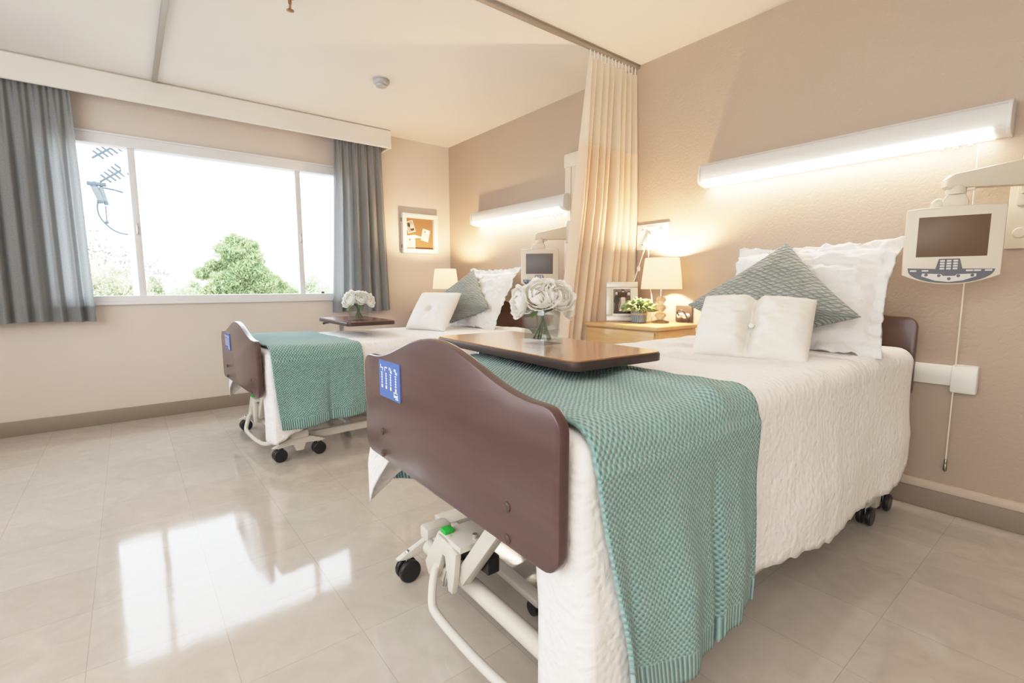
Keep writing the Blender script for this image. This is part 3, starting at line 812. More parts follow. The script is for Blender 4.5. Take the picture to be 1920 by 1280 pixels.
def flower(label, group, base, neck, head, r, seed, tilt_dir, leaf=None):
    f = thing('white_rose', label, 'flower', base, 0, group)
    B0 = Vector(base)
    rel = lambda p: Vector(p)-B0
    d = (Vector(tilt_dir)).normalized()
    hp = rel(head)
    V, F = bloom_mesh(r, seed)
    q = d.to_track_quat('Z', 'Y')
    o = mesh('bloom', V, F, MAT['petal'], f); o.location = hp; o.rotation_mode = 'QUATERNION'; o.rotation_quaternion = q
    sub = o.modifiers.new('smooth', 'SUBSURF'); sub.levels = 1; sub.render_levels = 1
    MB().tube([(0, 0, 0), rel(neck), rel(neck)*.5+hp*.5, hp-d*r*.3], .0036, 8, 1).obj('stem', MAT['stem'], f)
    if leaf:
        for (lp, ld, ll) in leaf:
            n_ = 7; V, F = [], []
            ld = Vector(ld).normalized(); side = ld.cross(Vector((0, 0, 1))).normalized(); up = side.cross(ld)
            for i in range(n_):
                t = i/(n_-1); w_ = ll*.28*math.sin(PI*t**.8)
                c = rel(lp)+ld*ll*t+up*(-.25*ll*t*t)
                for s in (-1, 0, 1): V.append(c+side*w_*s+up*(.04*ll*abs(s)))
            mesh('leaf', V, grid_faces(n_, 3), MAT['leaf'], f)
    return f
def bouquet(center, zt, blooms, group, labels, spread, neckz, seed0, rot=0):
    cx, cy = center
    for k, (dx, dy, dz_, r, td, lf) in enumerate(blooms):
        a = 2.4*k+.5
        bx, by = cx+spread*math.cos(a), cy+spread*math.sin(a)
        neck = (cx+.010*math.cos(a+2.6), cy+.010*math.sin(a+2.6), zt+neckz)
        flower(labels[k], group, (bx, by, zt+.0165), neck, (cx+dx, cy+dy, zt+dz_), r, seed0+k, td, lf)
# camera-facing right direction on the near table is about (0.62, 0.78)
rx, ry = .62, .78; fx, fy = .78, -.62      # fx,fy points to the camera
V1 = (3.345, -1.668)
vase('square clear glass vase with shallow water on the near overbed table', (V1[0], V1[1], T1Z), R(8), .098, .112, .036)
def rf(a, b_): return (a*rx+b_*fx, a*ry+b_*fy)
def bl(a, b_, z, r, ta, tb, tz, lf=None):
    d = rf(a, b_); t = rf(ta, tb); return (d[0], d[1], z, r, (t[0], t[1], tz), lf)
lf1 = lambda a, b_, z, da, db: [((V1[0]+rf(a, b_)[0], V1[1]+rf(a, b_)[1], T1Z+z), (*rf(da, db), -.2), .045)]
near = [bl(-.008, .045, .165, .058, -.05, .75, .5, lf1(-.02, .02, .112, -.3, .6)), bl(.050, .035, .160, .056, .35, .7, .45),
        bl(-.078, .01, .140, .052, -.85, .35, .05), bl(.085, -.03, .135, .052, .9, -.1, .05), bl(.0, -.05, .165, .054, -.1, -.5, .8), bl(-.045, -.03, .160, .046, -.5, -.2, .8)]
bouquet(V1, T1Z, near, 'white roses in the near vase',
        ['full white rose at the front of the near bouquet, facing the camera', 'white rose at the right front of the near bouquet', 'drooping white rose at the left side of the near bouquet',
         'white rose at the curtain side of the near bouquet', 'white rose at the back of the near bouquet', 'smaller white rose at the upper back left of the near bouquet'], .030, .098, 40)
V2 = (1.165, -1.475)
vase('round-cornered clear glass vase on the far overbed table', (V2[0], V2[1], T2Z), R(20), .105, .105, .03)
lf2 = lambda a, b_, z, da, db, l=.05: [((V2[0]+rf(a, b_)[0], V2[1]+rf(a, b_)[1], T2Z+z), (*rf(da, db), -.35), l)]
far = [bl(-.048, .03, .150, .060, -.45, .7, .35, lf2(-.03, .05, .105, -.4, .6, .06)), bl(.035, .035, .158, .052, .25, .7, .5, lf2(.02, .05, .115, .3, .6)),
       bl(.082, -.005, .140, .050, .85, .2, .25), bl(-.015, -.03, .185, .050, -.1, -.1, 1), bl(-.088, -.02, .140, .048, -.9, 0, .3), bl(.05, -.04, .170, .046, .4, -.3, .8)]
bouquet(V2, T2Z, far, 'white roses in the far vase',
        ['large white rose at the front left of the far bouquet', 'white rose at the front right of the far bouquet, above dark leaves', 'white rose at the right side of the far bouquet',
         'white rose topmost in the far bouquet', 'white rose at the window side of the far bouquet', 'white rose at the upper right back of the far bouquet'], .028, .09, 60)

# ------------------------------------------------------------------ nightstands
def nightstand(label, x0, x1, y0, y1, zt):
    t = thing('nightstand', label, 'nightstand', ((x0+x1)/2, (y0+y1)/2, 0))
    w_, d_ = (x1-x0)/2, (y1-y0)/2
    MB().box(-w_+.015, w_-.015, -d_+.02, d_, .06, zt-.026, .004).obj('cabinet_body', MAT['maple'], t)
    MB().box(-w_+.03, w_-.03, -d_+.05, d_-.02, 0, .06).obj('plinth', MAT['dark'], t)
    MB().box(-w_, w_, -d_, d_, zt-.026, zt, .009, seg=3).obj('top', MAT['maple'], t)
    dr = MB().box(-w_+.022, w_-.022, -d_+.003, -d_+.02, zt-.20, zt-.032, .004).obj('drawer', MAT['maple'], t)
    MB().sph((0, -d_-.010, zt-.150), .014).cyl((0, -d_-.008, zt-.150), (0, -d_+.004, zt-.150), .007, n=12).obj('knob', MAT['chrome'], dr)
    do = MB().box(-w_+.022, w_-.022, -d_+.003, -d_+.02, .07, zt-.206, .004).obj('door', MAT['maple'], t)
    MB().sph((w_-.06, -d_-.010, zt-.27), .014).cyl((w_-.06, -d_-.008, zt-.27), (w_-.06, -d_+.004, zt-.27), .007, n=12).obj('knob', MAT['chrome'], do)
NZ = .765
nightstand('honey maple nightstand between the privacy curtain and the near bed', 2.385, 2.945, -.445, -.025, NZ)
nightstand('honey maple nightstand in the window corner behind the far bed', .15, .60, -.57, -.15, .758)

# table lamps
def lamp(label, loc):
    t = thing('table_lamp', label, 'lamp', loc)
    MB().lathe([(.052, 0), (.055, .006), (.050, .012), (.032, .016), (.020, .022)], 28).obj('base', MAT['crystal'], t)
    prof = [(.018, .022), (.030, .036), (.036, .048), (.028, .062), (.012, .070)]
    for k, sc in enumerate((1, .98, .95)):
        z0 = .048*k*1.02
        MB().lathe([(r_*sc, z0+z) for r_, z in prof], 8).obj('crystal_bead', MAT['crystal'], t)
    MB().cyl((0, 0, .168), (0, 0, .235), .008, n=14).obj('stem', MAT['chrome'], t)
    sh = MB(); n_ = 48
    sh.lathe([(.124, .212), (.1155, .30), (.102, .402), (.1005, .402), (.114, .30), (.1225, .212), (.124, .212)], n_, cap=False)
    sh.obj('lamp_shade', MAT['shade'], t)
    MB().sph((0, 0, .352), .024, (1, 1, 1.25)).obj('bulb', MAT['bulb'], t)
    MB().box(-.10, .10, -.0015, .0015, .392, .395).box(-.0015, .0015, -.10, .10, .392, .395).obj('shade_spider', MAT['chrome'], t)
    return t
lamp('lit crystal table lamp on the nightstand beside the near bed', (2.765, -.155, NZ))
lamp('lit table lamp with a cream shade in the window corner', (.475, -.345, .758))

# framed wedding picture
pf = thing('picture_frame', 'silver-white picture frame holding a wedding photograph on the nightstand', 'picture frame', (2.512, -.215, NZ), R(46))
tilt = Matrix.Rotation(R(-11), 4, 'X')
FW, FH = .205, .262
def fbox(b_, x0, x1, z0, z1, y0, y1, bev=0): b_.box(x0, x1, y0, y1, z0, z1, bev, tilt); return b_
b_ = MB(); t_ = .038
fbox(b_, -FW/2, FW/2, 0, t_, -.012, .010, .005); fbox(b_, -FW/2, FW/2, FH-t_, FH, -.012, .010, .005)
fbox(b_, -FW/2, -FW/2+t_, t_, FH-t_, -.012, .010, .005); fbox(b_, FW/2-t_, FW/2, t_, FH-t_, -.012, .010, .005)
b_.obj('frame', MAT['silver'], pf)
b_ = MB(); fbox(b_, -FW/2+.03, FW/2-.03, .03, FH-.03, -.003, .008); b_.obj('mat_board', MAT['mat_board'], pf)
ph = MB(); fbox(ph, -.056, .056, .050, .214, -.0045, -.002); pho = ph.obj('photograph', MAT['photo_grey'], pf)
def flat(b_, pts, y): b_.prism(pts, y-.0008, y, 'y', mtx=tilt)
def disc(b_, x, z, r_, y, n=14): flat(b_, [(x+r_*math.cos(2*PI*k/n), z+r_*1.15*math.sin(2*PI*k/n)) for k in range(n)], y)
d_ = MB()
flat(d_, [(-.052, .062), (-.022, .062), (-.024, .11), (-.014, .135), (-.018, .165), (-.034, .175), (-.048, .165), (-.054, .13), (-.046, .115)], -.005)
flat(d_, [(.030, .062), (.055, .062), (.056, .16), (.044, .172), (.030, .165), (.026, .13)], -.005)
d_.obj('suit_silhouettes', MAT['photo_dark'], pho)
d_ = MB(); flat(d_, [(-.018, .066), (.036, .068), (.022, .12), (.018, .168), (.004, .180), (-.006, .17), (-.006, .12)], -.0056); disc(d_, .006, .190, .010, -.0056); disc(d_, -.034, .186, .009, -.0056); disc(d_, .044, .182, .009, -.0056)
d_.obj('dress_and_faces', MAT['photo_light'], pho)
d_ = MB(); disc(d_, .006, .199, .011, -.0054); disc(d_, -.034, .194, .009, -.0054); disc(d_, .044, .190, .009, -.0054); d_.obj('hair', MAT['photo_dark'], pho)
d_ = MB(); fbox(d_, -.056, .056, .050, .066, -.0052, -.0046); d_.obj('photo_floor', MAT['photo_dark'], pho)
b_ = MB()
for k in range(5): fbox(b_, .028+k*.009, .033+k*.009, .014, .019 if k % 2 else .021, -.0135, -.012)
b_.obj('engraving', MAT['white_ink'], pf)
b_ = MB(); b_.box(-.03, .03, .0, .003, 0, .20, 0, Matrix.Translation((0, .075, 0)) @ Matrix.Rotation(R(18), 4, 'X')); b_.obj('easel_back', MAT['dark'], pf)

# potted plant
pp = thing('potted_plant', 'small succulent in a blue ribbed pot in front of the wedding picture', 'potted plant', (2.648, -.215, NZ))
MB().lathe([(.040, 0), (.046, .003), (.048, .09), (.043, .09), (.042, .02), (0.001, .02)], 36).obj('pot', MAT['pot'], pp)
MB().lathe([(.001, .086), (.041, .084), (.041, .078), (.001, .078)], 20).obj('soil', MAT['dark'], pp)
def rosette(nl, rmin, rmax, seed):
    rnd = random.Random(seed); V, F = [], []
    for k in range(nl):
        th = rnd.uniform(0, 2*PI); el = math.acos(rnd.uniform(0.0, 1)); rad = rnd.uniform(rmin, rmax)
        d = Vector((math.sin(el)*math.cos(th), math.sin(el)*math.sin(th), math.cos(el)*.75)).normalized()
        st = Vector((d.x*.022, d.y*.022, .088)); sd_ = d.orthogonal().normalized(); sd_.rotate(Matrix.Rotation(rnd.uniform(0, 6.28), 3, d)); up = d.cross(sd_)
        b0 = len(V)
        for i, (t, w_) in enumerate(((.35, .006), (.7, .012), (.9, .010), (1.0, .003))):
            c = st+d*rad*t+Vector((0, 0, -.018*t*t))
            V += [c+sd_*w_, c+up*w_*.45, c-sd_*w_, c-up*w_*.3]
        for i in range(3):
            for q in range(4): F.append((b0+i*4+q, b0+i*4+(q+1) % 4, b0+i*4+4+(q+1) % 4, b0+i*4+4+q))
        F.append((b0+12, b0+13, b0+14, b0+15))
    return V, F
V, F = rosette(190, .055, .098, 2); mesh('leaves', V, F, MAT['succulent'], pp)['kind'] = 'stuff'
V, F = rosette(120, .06, .100, 5); mesh('pale_leaves', V, F, MAT['succulent_pale'], pp)['kind'] = 'stuff'

# dark outlet box with plugs behind the lamp
ob = thing('wall_outlet', 'small brown wall outlet with two white plugs behind the near lamp', 'outlet', (2.835, -.001, .822))
MB().box(-.058, .058, -.010, 0, -.052, .05, .003).obj('cover_plate', MAT['dark'], ob)
for k, (x, z) in enumerate(((-.012, -.012), (.028, -.014))):
    pg = MB().cyl((x, -.010, z), (x, -.045, z), .017, .014, n=18).obj('plug', MAT['white_plastic'], ob)
MB().tube([(-.012, -.045, -.012), (-.02, -.055, .012), (.0, -.055, .026), (.03, -.055, .018), (.048, -.05, -.02), (.056, -.04, -.052)], .0035, 8, 2).obj('cord', MAT['rubber'], ob)

# nurse call plate and its cord
cp = thing('call_station', 'white nurse call plate on the wall above the near lamp', 'wall plate', (2.588, -.001, 1.32))
MB().box(-.128, .122, -.012, 0, -.083, .083, .003).obj('plate', MAT['white_plastic'], cp)
for x in (-.08, .06):
    for z in (-.05, .05): MB().cyl((x, -.012, z), (x, -.0145, z), .005, n=10).obj('screw', MAT['chrome'], cp)
MB().box(-.05, .03, -.0145, -.012, .066, .071).obj('legend_strip', MAT['photo_mid'], cp)
MB().cyl((-.018, -.012, .008), (-.018, -.030, .006), .016, .012, n=18).obj('call_plug', MAT['white_plastic'], cp)
for x, z in ((-.03, .035), (-.012, .035), (-.006, .012)): MB().cyl((x, -.012, z), (x, -.015, z), .0035, n=10).obj('indicator', MAT['dark'] if z < .02 else MAT['photo_mid'], cp)
cc = MB()
cc.tube([(2.568, -.032, 1.322), (2.562, -.036, 1.29), (2.535, -.045, 1.20), (2.50, -.055, 1.09), (2.475, -.075, .98), (2.47, -.09, .86), (2.50, -.10, .772)], .0042, 8, 2)
cc.tube([(2.570, -.032, 1.322), (2.574, -.036, 1.29), (2.578, -.04, 1.18), (2.60, -.05, 1.02), (2.655, -.085, .88), (2.69, -.135, .80), (2.70, -.16, .771)], .0036, 8, 2)
bmesh.ops.translate(cc.bm, verts=cc.bm.verts[:], vec=(-2.588, .001, -1.32)); cco = cc.obj('call_cord', MAT['cord'], cp)
MB().box(-.083, -.065, -.065, -.045, -.225, -.195, .004).obj('cord_clip', MAT['white_plastic'], cco)

# ------------------------------------------------------------------ over-bed wall lights
def wall_light(label, xc, half=.645):
    t = thing('wall_light', label, 'wall light', (xc, -.001, 1.64))
    prof = [(0, .062), (-.055, .062), (-.074, .056), (-.086, .045), (-.093, .012), (-.093, -.034), (-.084, -.047), (-.055, -.058), (-.012, -.064), (0, -.064)]
    MB().prism(prof, -half+.012, half-.012, 'x').obj('housing', MAT['fixture'], t)
    prof2 = [(0, .065), (-.056, .065), (-.076, .059), (-.089, .047), (-.0965, .012), (-.0965, -.036), (-.087, -.050), (-.056, -.0615), (-.012, -.067), (0, -.067)]
    for a, c in ((-half, -half+.014), (half-.014, half)): MB().prism(prof2, a, c, 'x', .002).obj('end_cap', MAT['fixture'], t)
    MB().prism([(-.0925, -.0335), (-.0945, -.0355), (-.0855, -.0495), (-.0555, -.0610), (-.016, -.0668), (-.015, -.063), (-.055, -.0565), (-.083, -.0460)], -half+.03, half-.05, 'x').obj('lens', MAT['lens'], t)
    MB().prism([(-.0745, .0575), (-.0752, .0585), (-.0872, .0475), (-.0862, .0468)], -half+.014, half-.014, 'x').obj('lip', MAT['fixture'], t)
    for k in range(3): MB().cyl((half-.21+.045*k, -.022, -.064), (half-.21+.045*k, -.022, -.078), .009, .008, n=12).obj('switch_knob', MAT['white_plastic'], t)
    return t
wall_light('long lit white wall light above the near bed', 3.59)
wall_light('long lit white wall light above the far bed', 1.185)
# pull cord from the near light
pcd = MB().tube([(4.142, -.03, 1.564), (4.142, -.030, 1.2), (4.141, -.032, .40), (4.141, -.032, .245)], .0026, 8).obj('pull_cord', MAT['cord'])
tag(pcd, 'long thin pull cord hanging beside the near bed headboard', 'cord')
MB().lathe([(.002, .05), (.006, .044), (.006, .03), (.004, .028), (.007, .02), (.007, .0), (.003, -.006)], 12).obj('cord_weight', MAT['clockmetal'], pcd, (4.141, -.032, .20))

# ------------------------------------------------------------------ arm-mounted bedside TVs
def tv(label, loc, face, mount, keypad, scr):
    # loc: centre of the screen unit; face: yaw of its front; mount: point on the wall the arm springs from
    t = thing('bedside_television', label, 'television', loc, R(face))
    hw = .142
    out = []
    for k in range(13): a = -1+2*k/12; out.append((hw*a*(1-.0), -.128-.036*(1-a*a)))
    out += [(hw, -.10), (hw*1.0, .112), (hw*.985, .124)]
    for k in range(11): a = 1-2*k/10; out.append((hw*.96*a, .126+.006*(1-a*a)))
    out += [(-hw*.985, .124), (-hw, .112), (-hw, -.10)]
    MB().prism(out, -.028, .005, 'y', .006).obj('front_shell', MAT['tv'], t)
    MB().prism([(x*.86, z*.86) for x, z in out], .004, .040, 'y', .012).obj('back_shell', MAT['tv'], t)
    MB().box(-.104, .100, -.0292, -.0275, -.058, .094, .0005).obj('screen', scr, t)
    kp = [(-.126, -.100), (-.042, -.104), (-.034, -.066), (.026, -.066), (.036, -.104), (.126, -.106)]
    kp += [(.126*math.cos(R(k*9))*.985, -.109-.050*math.sin(R(k*9))) for k in range(1, 20)]
    k_ = MB().prism(kp, -.0295, -.027, 'y').obj('keypad', keypad, t)
    for r_ in range(4):
        for c in range(3): MB().box(-.023+.019*c-.0068, -.023+.019*c+.0068, -.0315, -.029, -.074-.0098*r_-.0035, -.074-.0098*r_+.0035, .001).obj('number_key', MAT['key'], k_)
    MB().prism([(-.080, -.121), (-.024, -.124), (-.018, -.131), (.016, -.131), (.022, -.125), (.076, -.123), (.076, -.133), (.04, -.148), (0, -.154), (-.04, -.149), (-.082, -.132)], -.0305, -.029, 'y').obj('button_panel', MAT['key'], k_)
    for x, z in ((-.068, -.127), (-.030, -.130), (.026, -.131), (.065, -.129), (0, -.142)):
        MB().cyl((x, -.0305, z), (x, -.0318, z), .0055, n=12).obj('menu_button', keypad, k_)
    for x in (-.108, -.072, .056, .078, .108): MB().box(x-.010, x+.010, -.0305, -.029, -.114, -.108, .001).obj('side_key', MAT['key'], k_)
    # neck, swivel and arm
    MB().prism([(-.036, .126), (.036, .126), (.038, .15), (.026, .177), (-.026, .177), (-.038, .155)], -.012, .035, 'y', .006).obj('neck', MAT['tv'], t)
    MB().sph((-.045, .02, .142), .026, (1, .8, 1)).obj('pivot_knob', MAT['tv'], t)
    MB().lathe([(.030, .176), (.032, .19), (.028, .20), (.024, .21)], 22, (0, .01, 0)).cyl((.03, 0, .192), (.052, -.005, .192), .006, n=10).obj('swivel', MAT['tv'], t)
    inv = (Matrix.Translation(loc) @ Matrix.Rotation(R(face), 4, 'Z')).inverted()
    m_ = inv @ Vector(mount); e = Vector((0, .01, .205)); j = e.lerp(m_, .62)
    d = (m_-e); ang = math.atan2(d.y, d.x); Ln = math.hypot(d.x, d.y)
    mm = Matrix.Translation(e) @ Matrix.Rotation(ang, 4, 'Z')
    MB().prism([(-.042, .0), (-.040, .028), (-.02, .046), (.30*Ln/.3, .105), (.30*Ln/.3, -.003), (.03, -.006), (-.03, -.010)], -.022, .022, 'y', .008, mm).obj('arm', MAT['tv'], t)
    MB().lathe([(.050, -.03), (.056, -.02), (.056, .11), (.048, .13), (.02, .136)], 24, (m_.x, m_.y, e.z)).obj('arm_joint', MAT['tv'], t)
    wl = inv @ Vector((mount[0], -.012, 0)); MB().cyl((m_.x, m_.y, e.z+.05), (wl.x, wl.y, e.z+.05), .034, n=20).obj('wall_stub', MAT['tv'], t)
    return t
tv('cream arm-mounted bedside television beside the near bed', (4.128, -.265, 1.165), 17, (4.335, -.09, 1.16), MAT['keypad'], MAT['screen'])
tv('cream arm-mounted bedside television over the far bed by the privacy curtain', (1.775, -.285, 1.145), 44, (1.92, -.084, 1.16), MAT['keypad_blue'], MAT['screen_grey'])
# wall mounts carrying the arms
w1 = MB().box(4.245, 4.42, -.022, -.001, 1.14, 1.44, .004).box(4.27, 4.40, -.06, -.02, 1.30, 1.46, .008).obj('wall_bracket', MAT['tv'])
tag(w1, 'cream wall plate holding the near television arm', 'wall bracket')
MB().cyl((4.285, -.022, 1.20), (4.285, -.032, 1.20), .022, .017, n=20).obj('bolt_cap', MAT['tv'], w1)
w2 = MB().box(1.775, 1.97, -.03, -.001, 1.12, 1.985, .005).box(1.765, 1.975, -.036, -.001, 1.90, 2.005, .012).obj('wall_channel', MAT['tv'])
tag(w2, 'tall cream wall channel behind the far television by the privacy curtain', 'wall channel')
MB().box(1.84, 1.846, -.032, -.03, 1.15, 1.90).obj('groove', MAT['photo_mid'], w2)

# white rail behind the near bed
wr_ = MB().prism([(-.002, .565), (-.002, .655), (-.020, .652), (-.028, .635), (-.028, .60), (-.020, .57)], 3.02, 4.15, 'x').obj('wall_rail', MAT['white_plastic'])
tag(wr_, 'white bumper rail on the wall behind the near bed headboard', 'wall rail')
MB().prism([(-.001, .545), (-.001, .662), (-.03, .66), (-.042, .64), (-.042, .56), (-.034, .545)], 4.13, 4.213, 'x', .006).obj('end_cap', MAT['white_plastic'], wr_)

# ------------------------------------------------------------------ window wall items
sb = thing('shadow_box', 'white framed cork shadow box with pinned photographs by the corner', 'picture frame', (0.001, -.372, 1.525))
b_ = MB(); w_, h_ = .198, .196; f_ = .042
b_.box(0, .05, -w_, w_, h_-f_, h_, .003).box(0, .05, -w_, w_, -h_, -h_+f_, .003).box(0, .05, -w_, -w_+f_, -h_+f_, h_-f_, .003).box(0, .05, w_-f_, w_, -h_+f_, h_-f_, .003)
b_.obj('frame', MAT['white_frame'], sb)
MB().box(0, .012, -w_+f_-.004, w_-f_+.004, -h_+f_-.004, h_-f_+.004).obj('cork_board', MAT['cork'], sb)
for z in (-.13, .13): MB().box(.012, .03, -w_-.004, -w_, z-.018, z+.018, .001).obj('hinge', MAT['clockmetal'], sb)
def print_(label, y, z, w_, h_, rot, dark):
    t = thing('photo_print', label, 'photograph', (.0135, y, z)); t.rotation_euler = (R(rot), 0, 0); t['group'] = 'photographs pinned in the cork box'
    MB().box(0, .0015, -w_/2, w_/2, -h_/2, h_/2).obj('paper', MAT['photo_paper'], t)
    im = MB().box(.0014, .0022, -w_/2+.006, w_/2-.006, -h_/2+.006, h_/2-.006).obj('image', MAT['photo_mid'] if dark else MAT['photo_paper'], t)
    def blob(y_, z_, a, c, m_): MB().prism([(y_+a*math.cos(2*PI*k/14), z_+c*math.sin(2*PI*k/14)) for k in range(14)], .0021, .0027, 'x').obj('figure', m_, t)
    if dark: blob(-.012, .022, .016, .022, MAT['photo_dark']); blob(.014, .0, .014, .024, MAT['photo_light']); blob(.012, -.030, .022, .012, MAT['photo_dark'])
    else: blob(-.012, .0, .013, .03, MAT['photo_light']); blob(.014, -.005, .011, .033, MAT['photo_light']); blob(-.014, .032, .008, .009, MAT['photo_dark'])
print_('dark photograph pinned at the upper left in the cork box', -.47, 1.592, .085, .115, 18, True)
print_('pale tilted photograph pinned at the right in the cork box', -.302, 1.515, .085, .12, -14, False)
print_('pale upright photograph pinned at the lower left in the cork box', -.465, 1.432, .09, .115, 2, False)
sc_ = MB().prism([(-.525, 1.50), (-.43, 1.515), (-.365, 1.50), (-.33, 1.493), (-.365, 1.486), (-.525, 1.475)], .0165, .019, 'x').obj('paper_ribbon', MAT['white_plastic'])
tag(sc_, 'white paper scroll pinned across the left of the cork box', 'paper scroll')

ck = thing('alarm_clock', 'round dark-faced alarm clock on the corner nightstand', 'clock', (.245, -.455, .758), R(38))
MB().cyl((0, -.028, .075), (0, .028, .075), .062, n=36).obj('case', MAT['clockmetal'], ck)
fc = MB().cyl((0, -.030, .075), (0, -.0285, .075), .052, n=36).obj('dial', MAT['clockface'], ck)
for k in range(12):
    a = 2*PI*k/12; MB().box(-.002, .002, -.0315, -.030, .036, .045, 0, Matrix.Translation((0, 0, .075)) @ Matrix.Rotation(a, 4, 'Y')).obj('hour_mark', MAT['white_ink'], fc)
MB().box(-.0018, .0018, -.0325, -.031, -.006, .034, 0, Matrix.Translation((0, 0, .075)) @ Matrix.Rotation(R(60), 4, 'Y')).box(-.0018, .0018, -.0325, -.031, -.006, .026, 0, Matrix.Translation((0, 0, .075)) @ Matrix.Rotation(R(-55), 4, 'Y')).obj('hands', MAT['white_ink'], fc)
for s in (-1, 1): MB().cyl((s*.03, 0, .025), (s*.042, 0, 0), .006, .004, n=10).obj('foot', MAT['clockmetal'], ck)
MB().sph((0, 0, .140), .010).cyl((0, 0, .13), (0, 0, .14), .004, n=8).obj('top_knob', MAT['clockmetal'], ck)

sd_ = thing('smoke_detector', 'small grey-white smoke detector on the ceiling', 'smoke detector', (1.172, -1.25, H))
MB().lathe([(.056, 0), (.058, -.008), (.056, -.022), (.048, -.03)], 28).obj('housing', MAT['detector'], sd_)
MB().lathe([(.048, -.03), (.040, -.034), (.036, -.046), (.022, -.052), (.004, -.053)], 28).obj('sensor_cap', MAT['detector'], sd_)
sp = thing('sprinkler_head', 'bronze fire sprinkler head on the ceiling at the top of the photo', 'sprinkler', (1.835, -2.018, H))
MB().lathe([(.030, 0), (.030, -.004), (.014, -.010), (.010, -.014)], 20).obj('escutcheon', MAT['brass'], sp)
MB().cyl((0, 0, -.01), (0, 0, -.035), .009, n=12).obj('body', MAT['brass'], sp)
MB().tube([(-.008, 0, -.03), (-.014, 0, -.05), (-.004, 0, -.066)], .003, 8).tube([(.008, 0, -.03), (.014, 0, -.05), (.004, 0, -.066)], .003, 8).obj('yoke', MAT['brass'], sp)
MB().lathe([(.018, -.066), (.019, -.068), (.004, -.072)], 16).obj('deflector', MAT['brass'], sp)

# ------------------------------------------------------------------ outside
struct(MB().box(-120, -.5, -60, 60, -6.2, -6.0).obj('ground', MAT['ground']))
def crown(name, blobs, n, size, mat, parent, seed, sparse=0):
    rnd = random.Random(seed); V, F = [], []
    tot = sum(b[3]**2 for b in blobs)
    for (x, y, z, r_, sz) in blobs:
        for _ in range(int(n*r_*r_/tot)):
            d = Vector((rnd.gauss(0, 1), rnd.gauss(0, 1), rnd.gauss(0, 1))).normalized()
            rr = r_*1.12*(rnd.random()**.42)*(1+.35*nz(d.x*2.2, d.y*2.2, d.z*2.2+x))
            c = Vector((x, y, z))+Vector((d.x*rr, d.y*rr, d.z*rr*sz))
            a = Vector((rnd.gauss(0, 1), rnd.gauss(0, 1), rnd.gauss(0, 1))).normalized(); b2 = a.orthogonal().normalized()
            s = size*rnd.uniform(.5, 1.3); k = len(V)
            V += [c-a*s, c+b2*s*.45, c+a*s, c-b2*s*.45]; F.append((k, k+1, k+2, k+3))
    o = mesh(name, V, F, mat, parent, smooth=False); o['kind'] = 'stuff'; return o
def tree(name, label, base, blobs, n, size, mat, seed, group='trees outside the window', branches=0, trunk_r=.18):
    t = thing(name, label, 'tree', base, 0, group)
    top = max(b[2] for b in blobs)
    tk = MB().tube([(0, 0, 0), (.05, .05, top*.4), (0, 0, top*.9)], [trunk_r, trunk_r*.8, trunk_r*.3], 10)
    rnd = random.Random(seed+1)
    for b in blobs[:14]:
        z0 = min(top*.85, max(.5, b[2]-rnd.uniform(.3, 1.0)))
        tk.tube([(0, 0, z0), (b[0]*.5, b[1]*.5, (z0+b[2])/2+.1), (b[0], b[1], b[2])], [trunk_r*.35, trunk_r*.2, trunk_r*.08], 6)
    tk.obj('trunk', MAT['bark'], t)
    crown('crown', blobs, n, size, mat, t, seed)
    return t
GZ = -6.0
# pine: image-plane bumps turned into world offsets about its base at (-25, 2.1)
rn = random.Random(3)
pb = []
for (dy, z, r_) in [(-.05, 3.35, .62), (.55, 3.15, .55), (-.7, 2.95, .42), (-.25, 2.7, .8), (.5, 2.45, .85), (-1.05, 2.1, .45), (-.45, 1.9, .8), (.3, 1.75, .95), (1.0, 1.75, .75), (-1.55, 1.65, .5), (-.8, 1.2, .8),
                    (.1, 1.1, 1.0), (.95, 1.1, .9), (1.65, 1.25, .6), (-1.3, .7, .6), (2.1, .9, .6), (1.5, .5, .8), (-.3, .4, 1.0), (.7, .2, 1.0), (2.5, .5, .5)]:
    pb.append((rn.uniform(-.8, .8), dy, z-GZ, r_*.82, .75))
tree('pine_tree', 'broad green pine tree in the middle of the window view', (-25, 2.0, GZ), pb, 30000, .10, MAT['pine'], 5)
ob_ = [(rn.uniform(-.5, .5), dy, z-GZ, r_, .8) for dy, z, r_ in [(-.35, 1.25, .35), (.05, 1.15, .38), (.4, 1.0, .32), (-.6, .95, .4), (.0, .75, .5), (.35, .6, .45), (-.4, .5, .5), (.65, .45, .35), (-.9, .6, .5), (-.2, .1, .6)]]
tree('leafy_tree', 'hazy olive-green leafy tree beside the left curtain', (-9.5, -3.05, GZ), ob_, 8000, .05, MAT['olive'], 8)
tw = [(rn.uniform(-.4, .4), dy, z-GZ, r_, 1.0) for dy, z, r_ in [(-.5, 1.95, .34), (-.2, 1.75, .3), (.15, 1.6, .34), (.45, 1.55, .26), (-.3, 1.5, .34), (.75, 1.35, .3), (.9, 1.1, .25), (.3, 1.35, .3)]]
tree('bare_tree', 'thin sparse-leaved tree rising behind the olive tree at the window left', (-12.2, -3.0, GZ), [(a, b*1.16, 7+(c-7)*1.16, d*1.16, e) for a, b, c, d, e in tw], 700, .05, MAT['bark'], 9, trunk_r=.05)
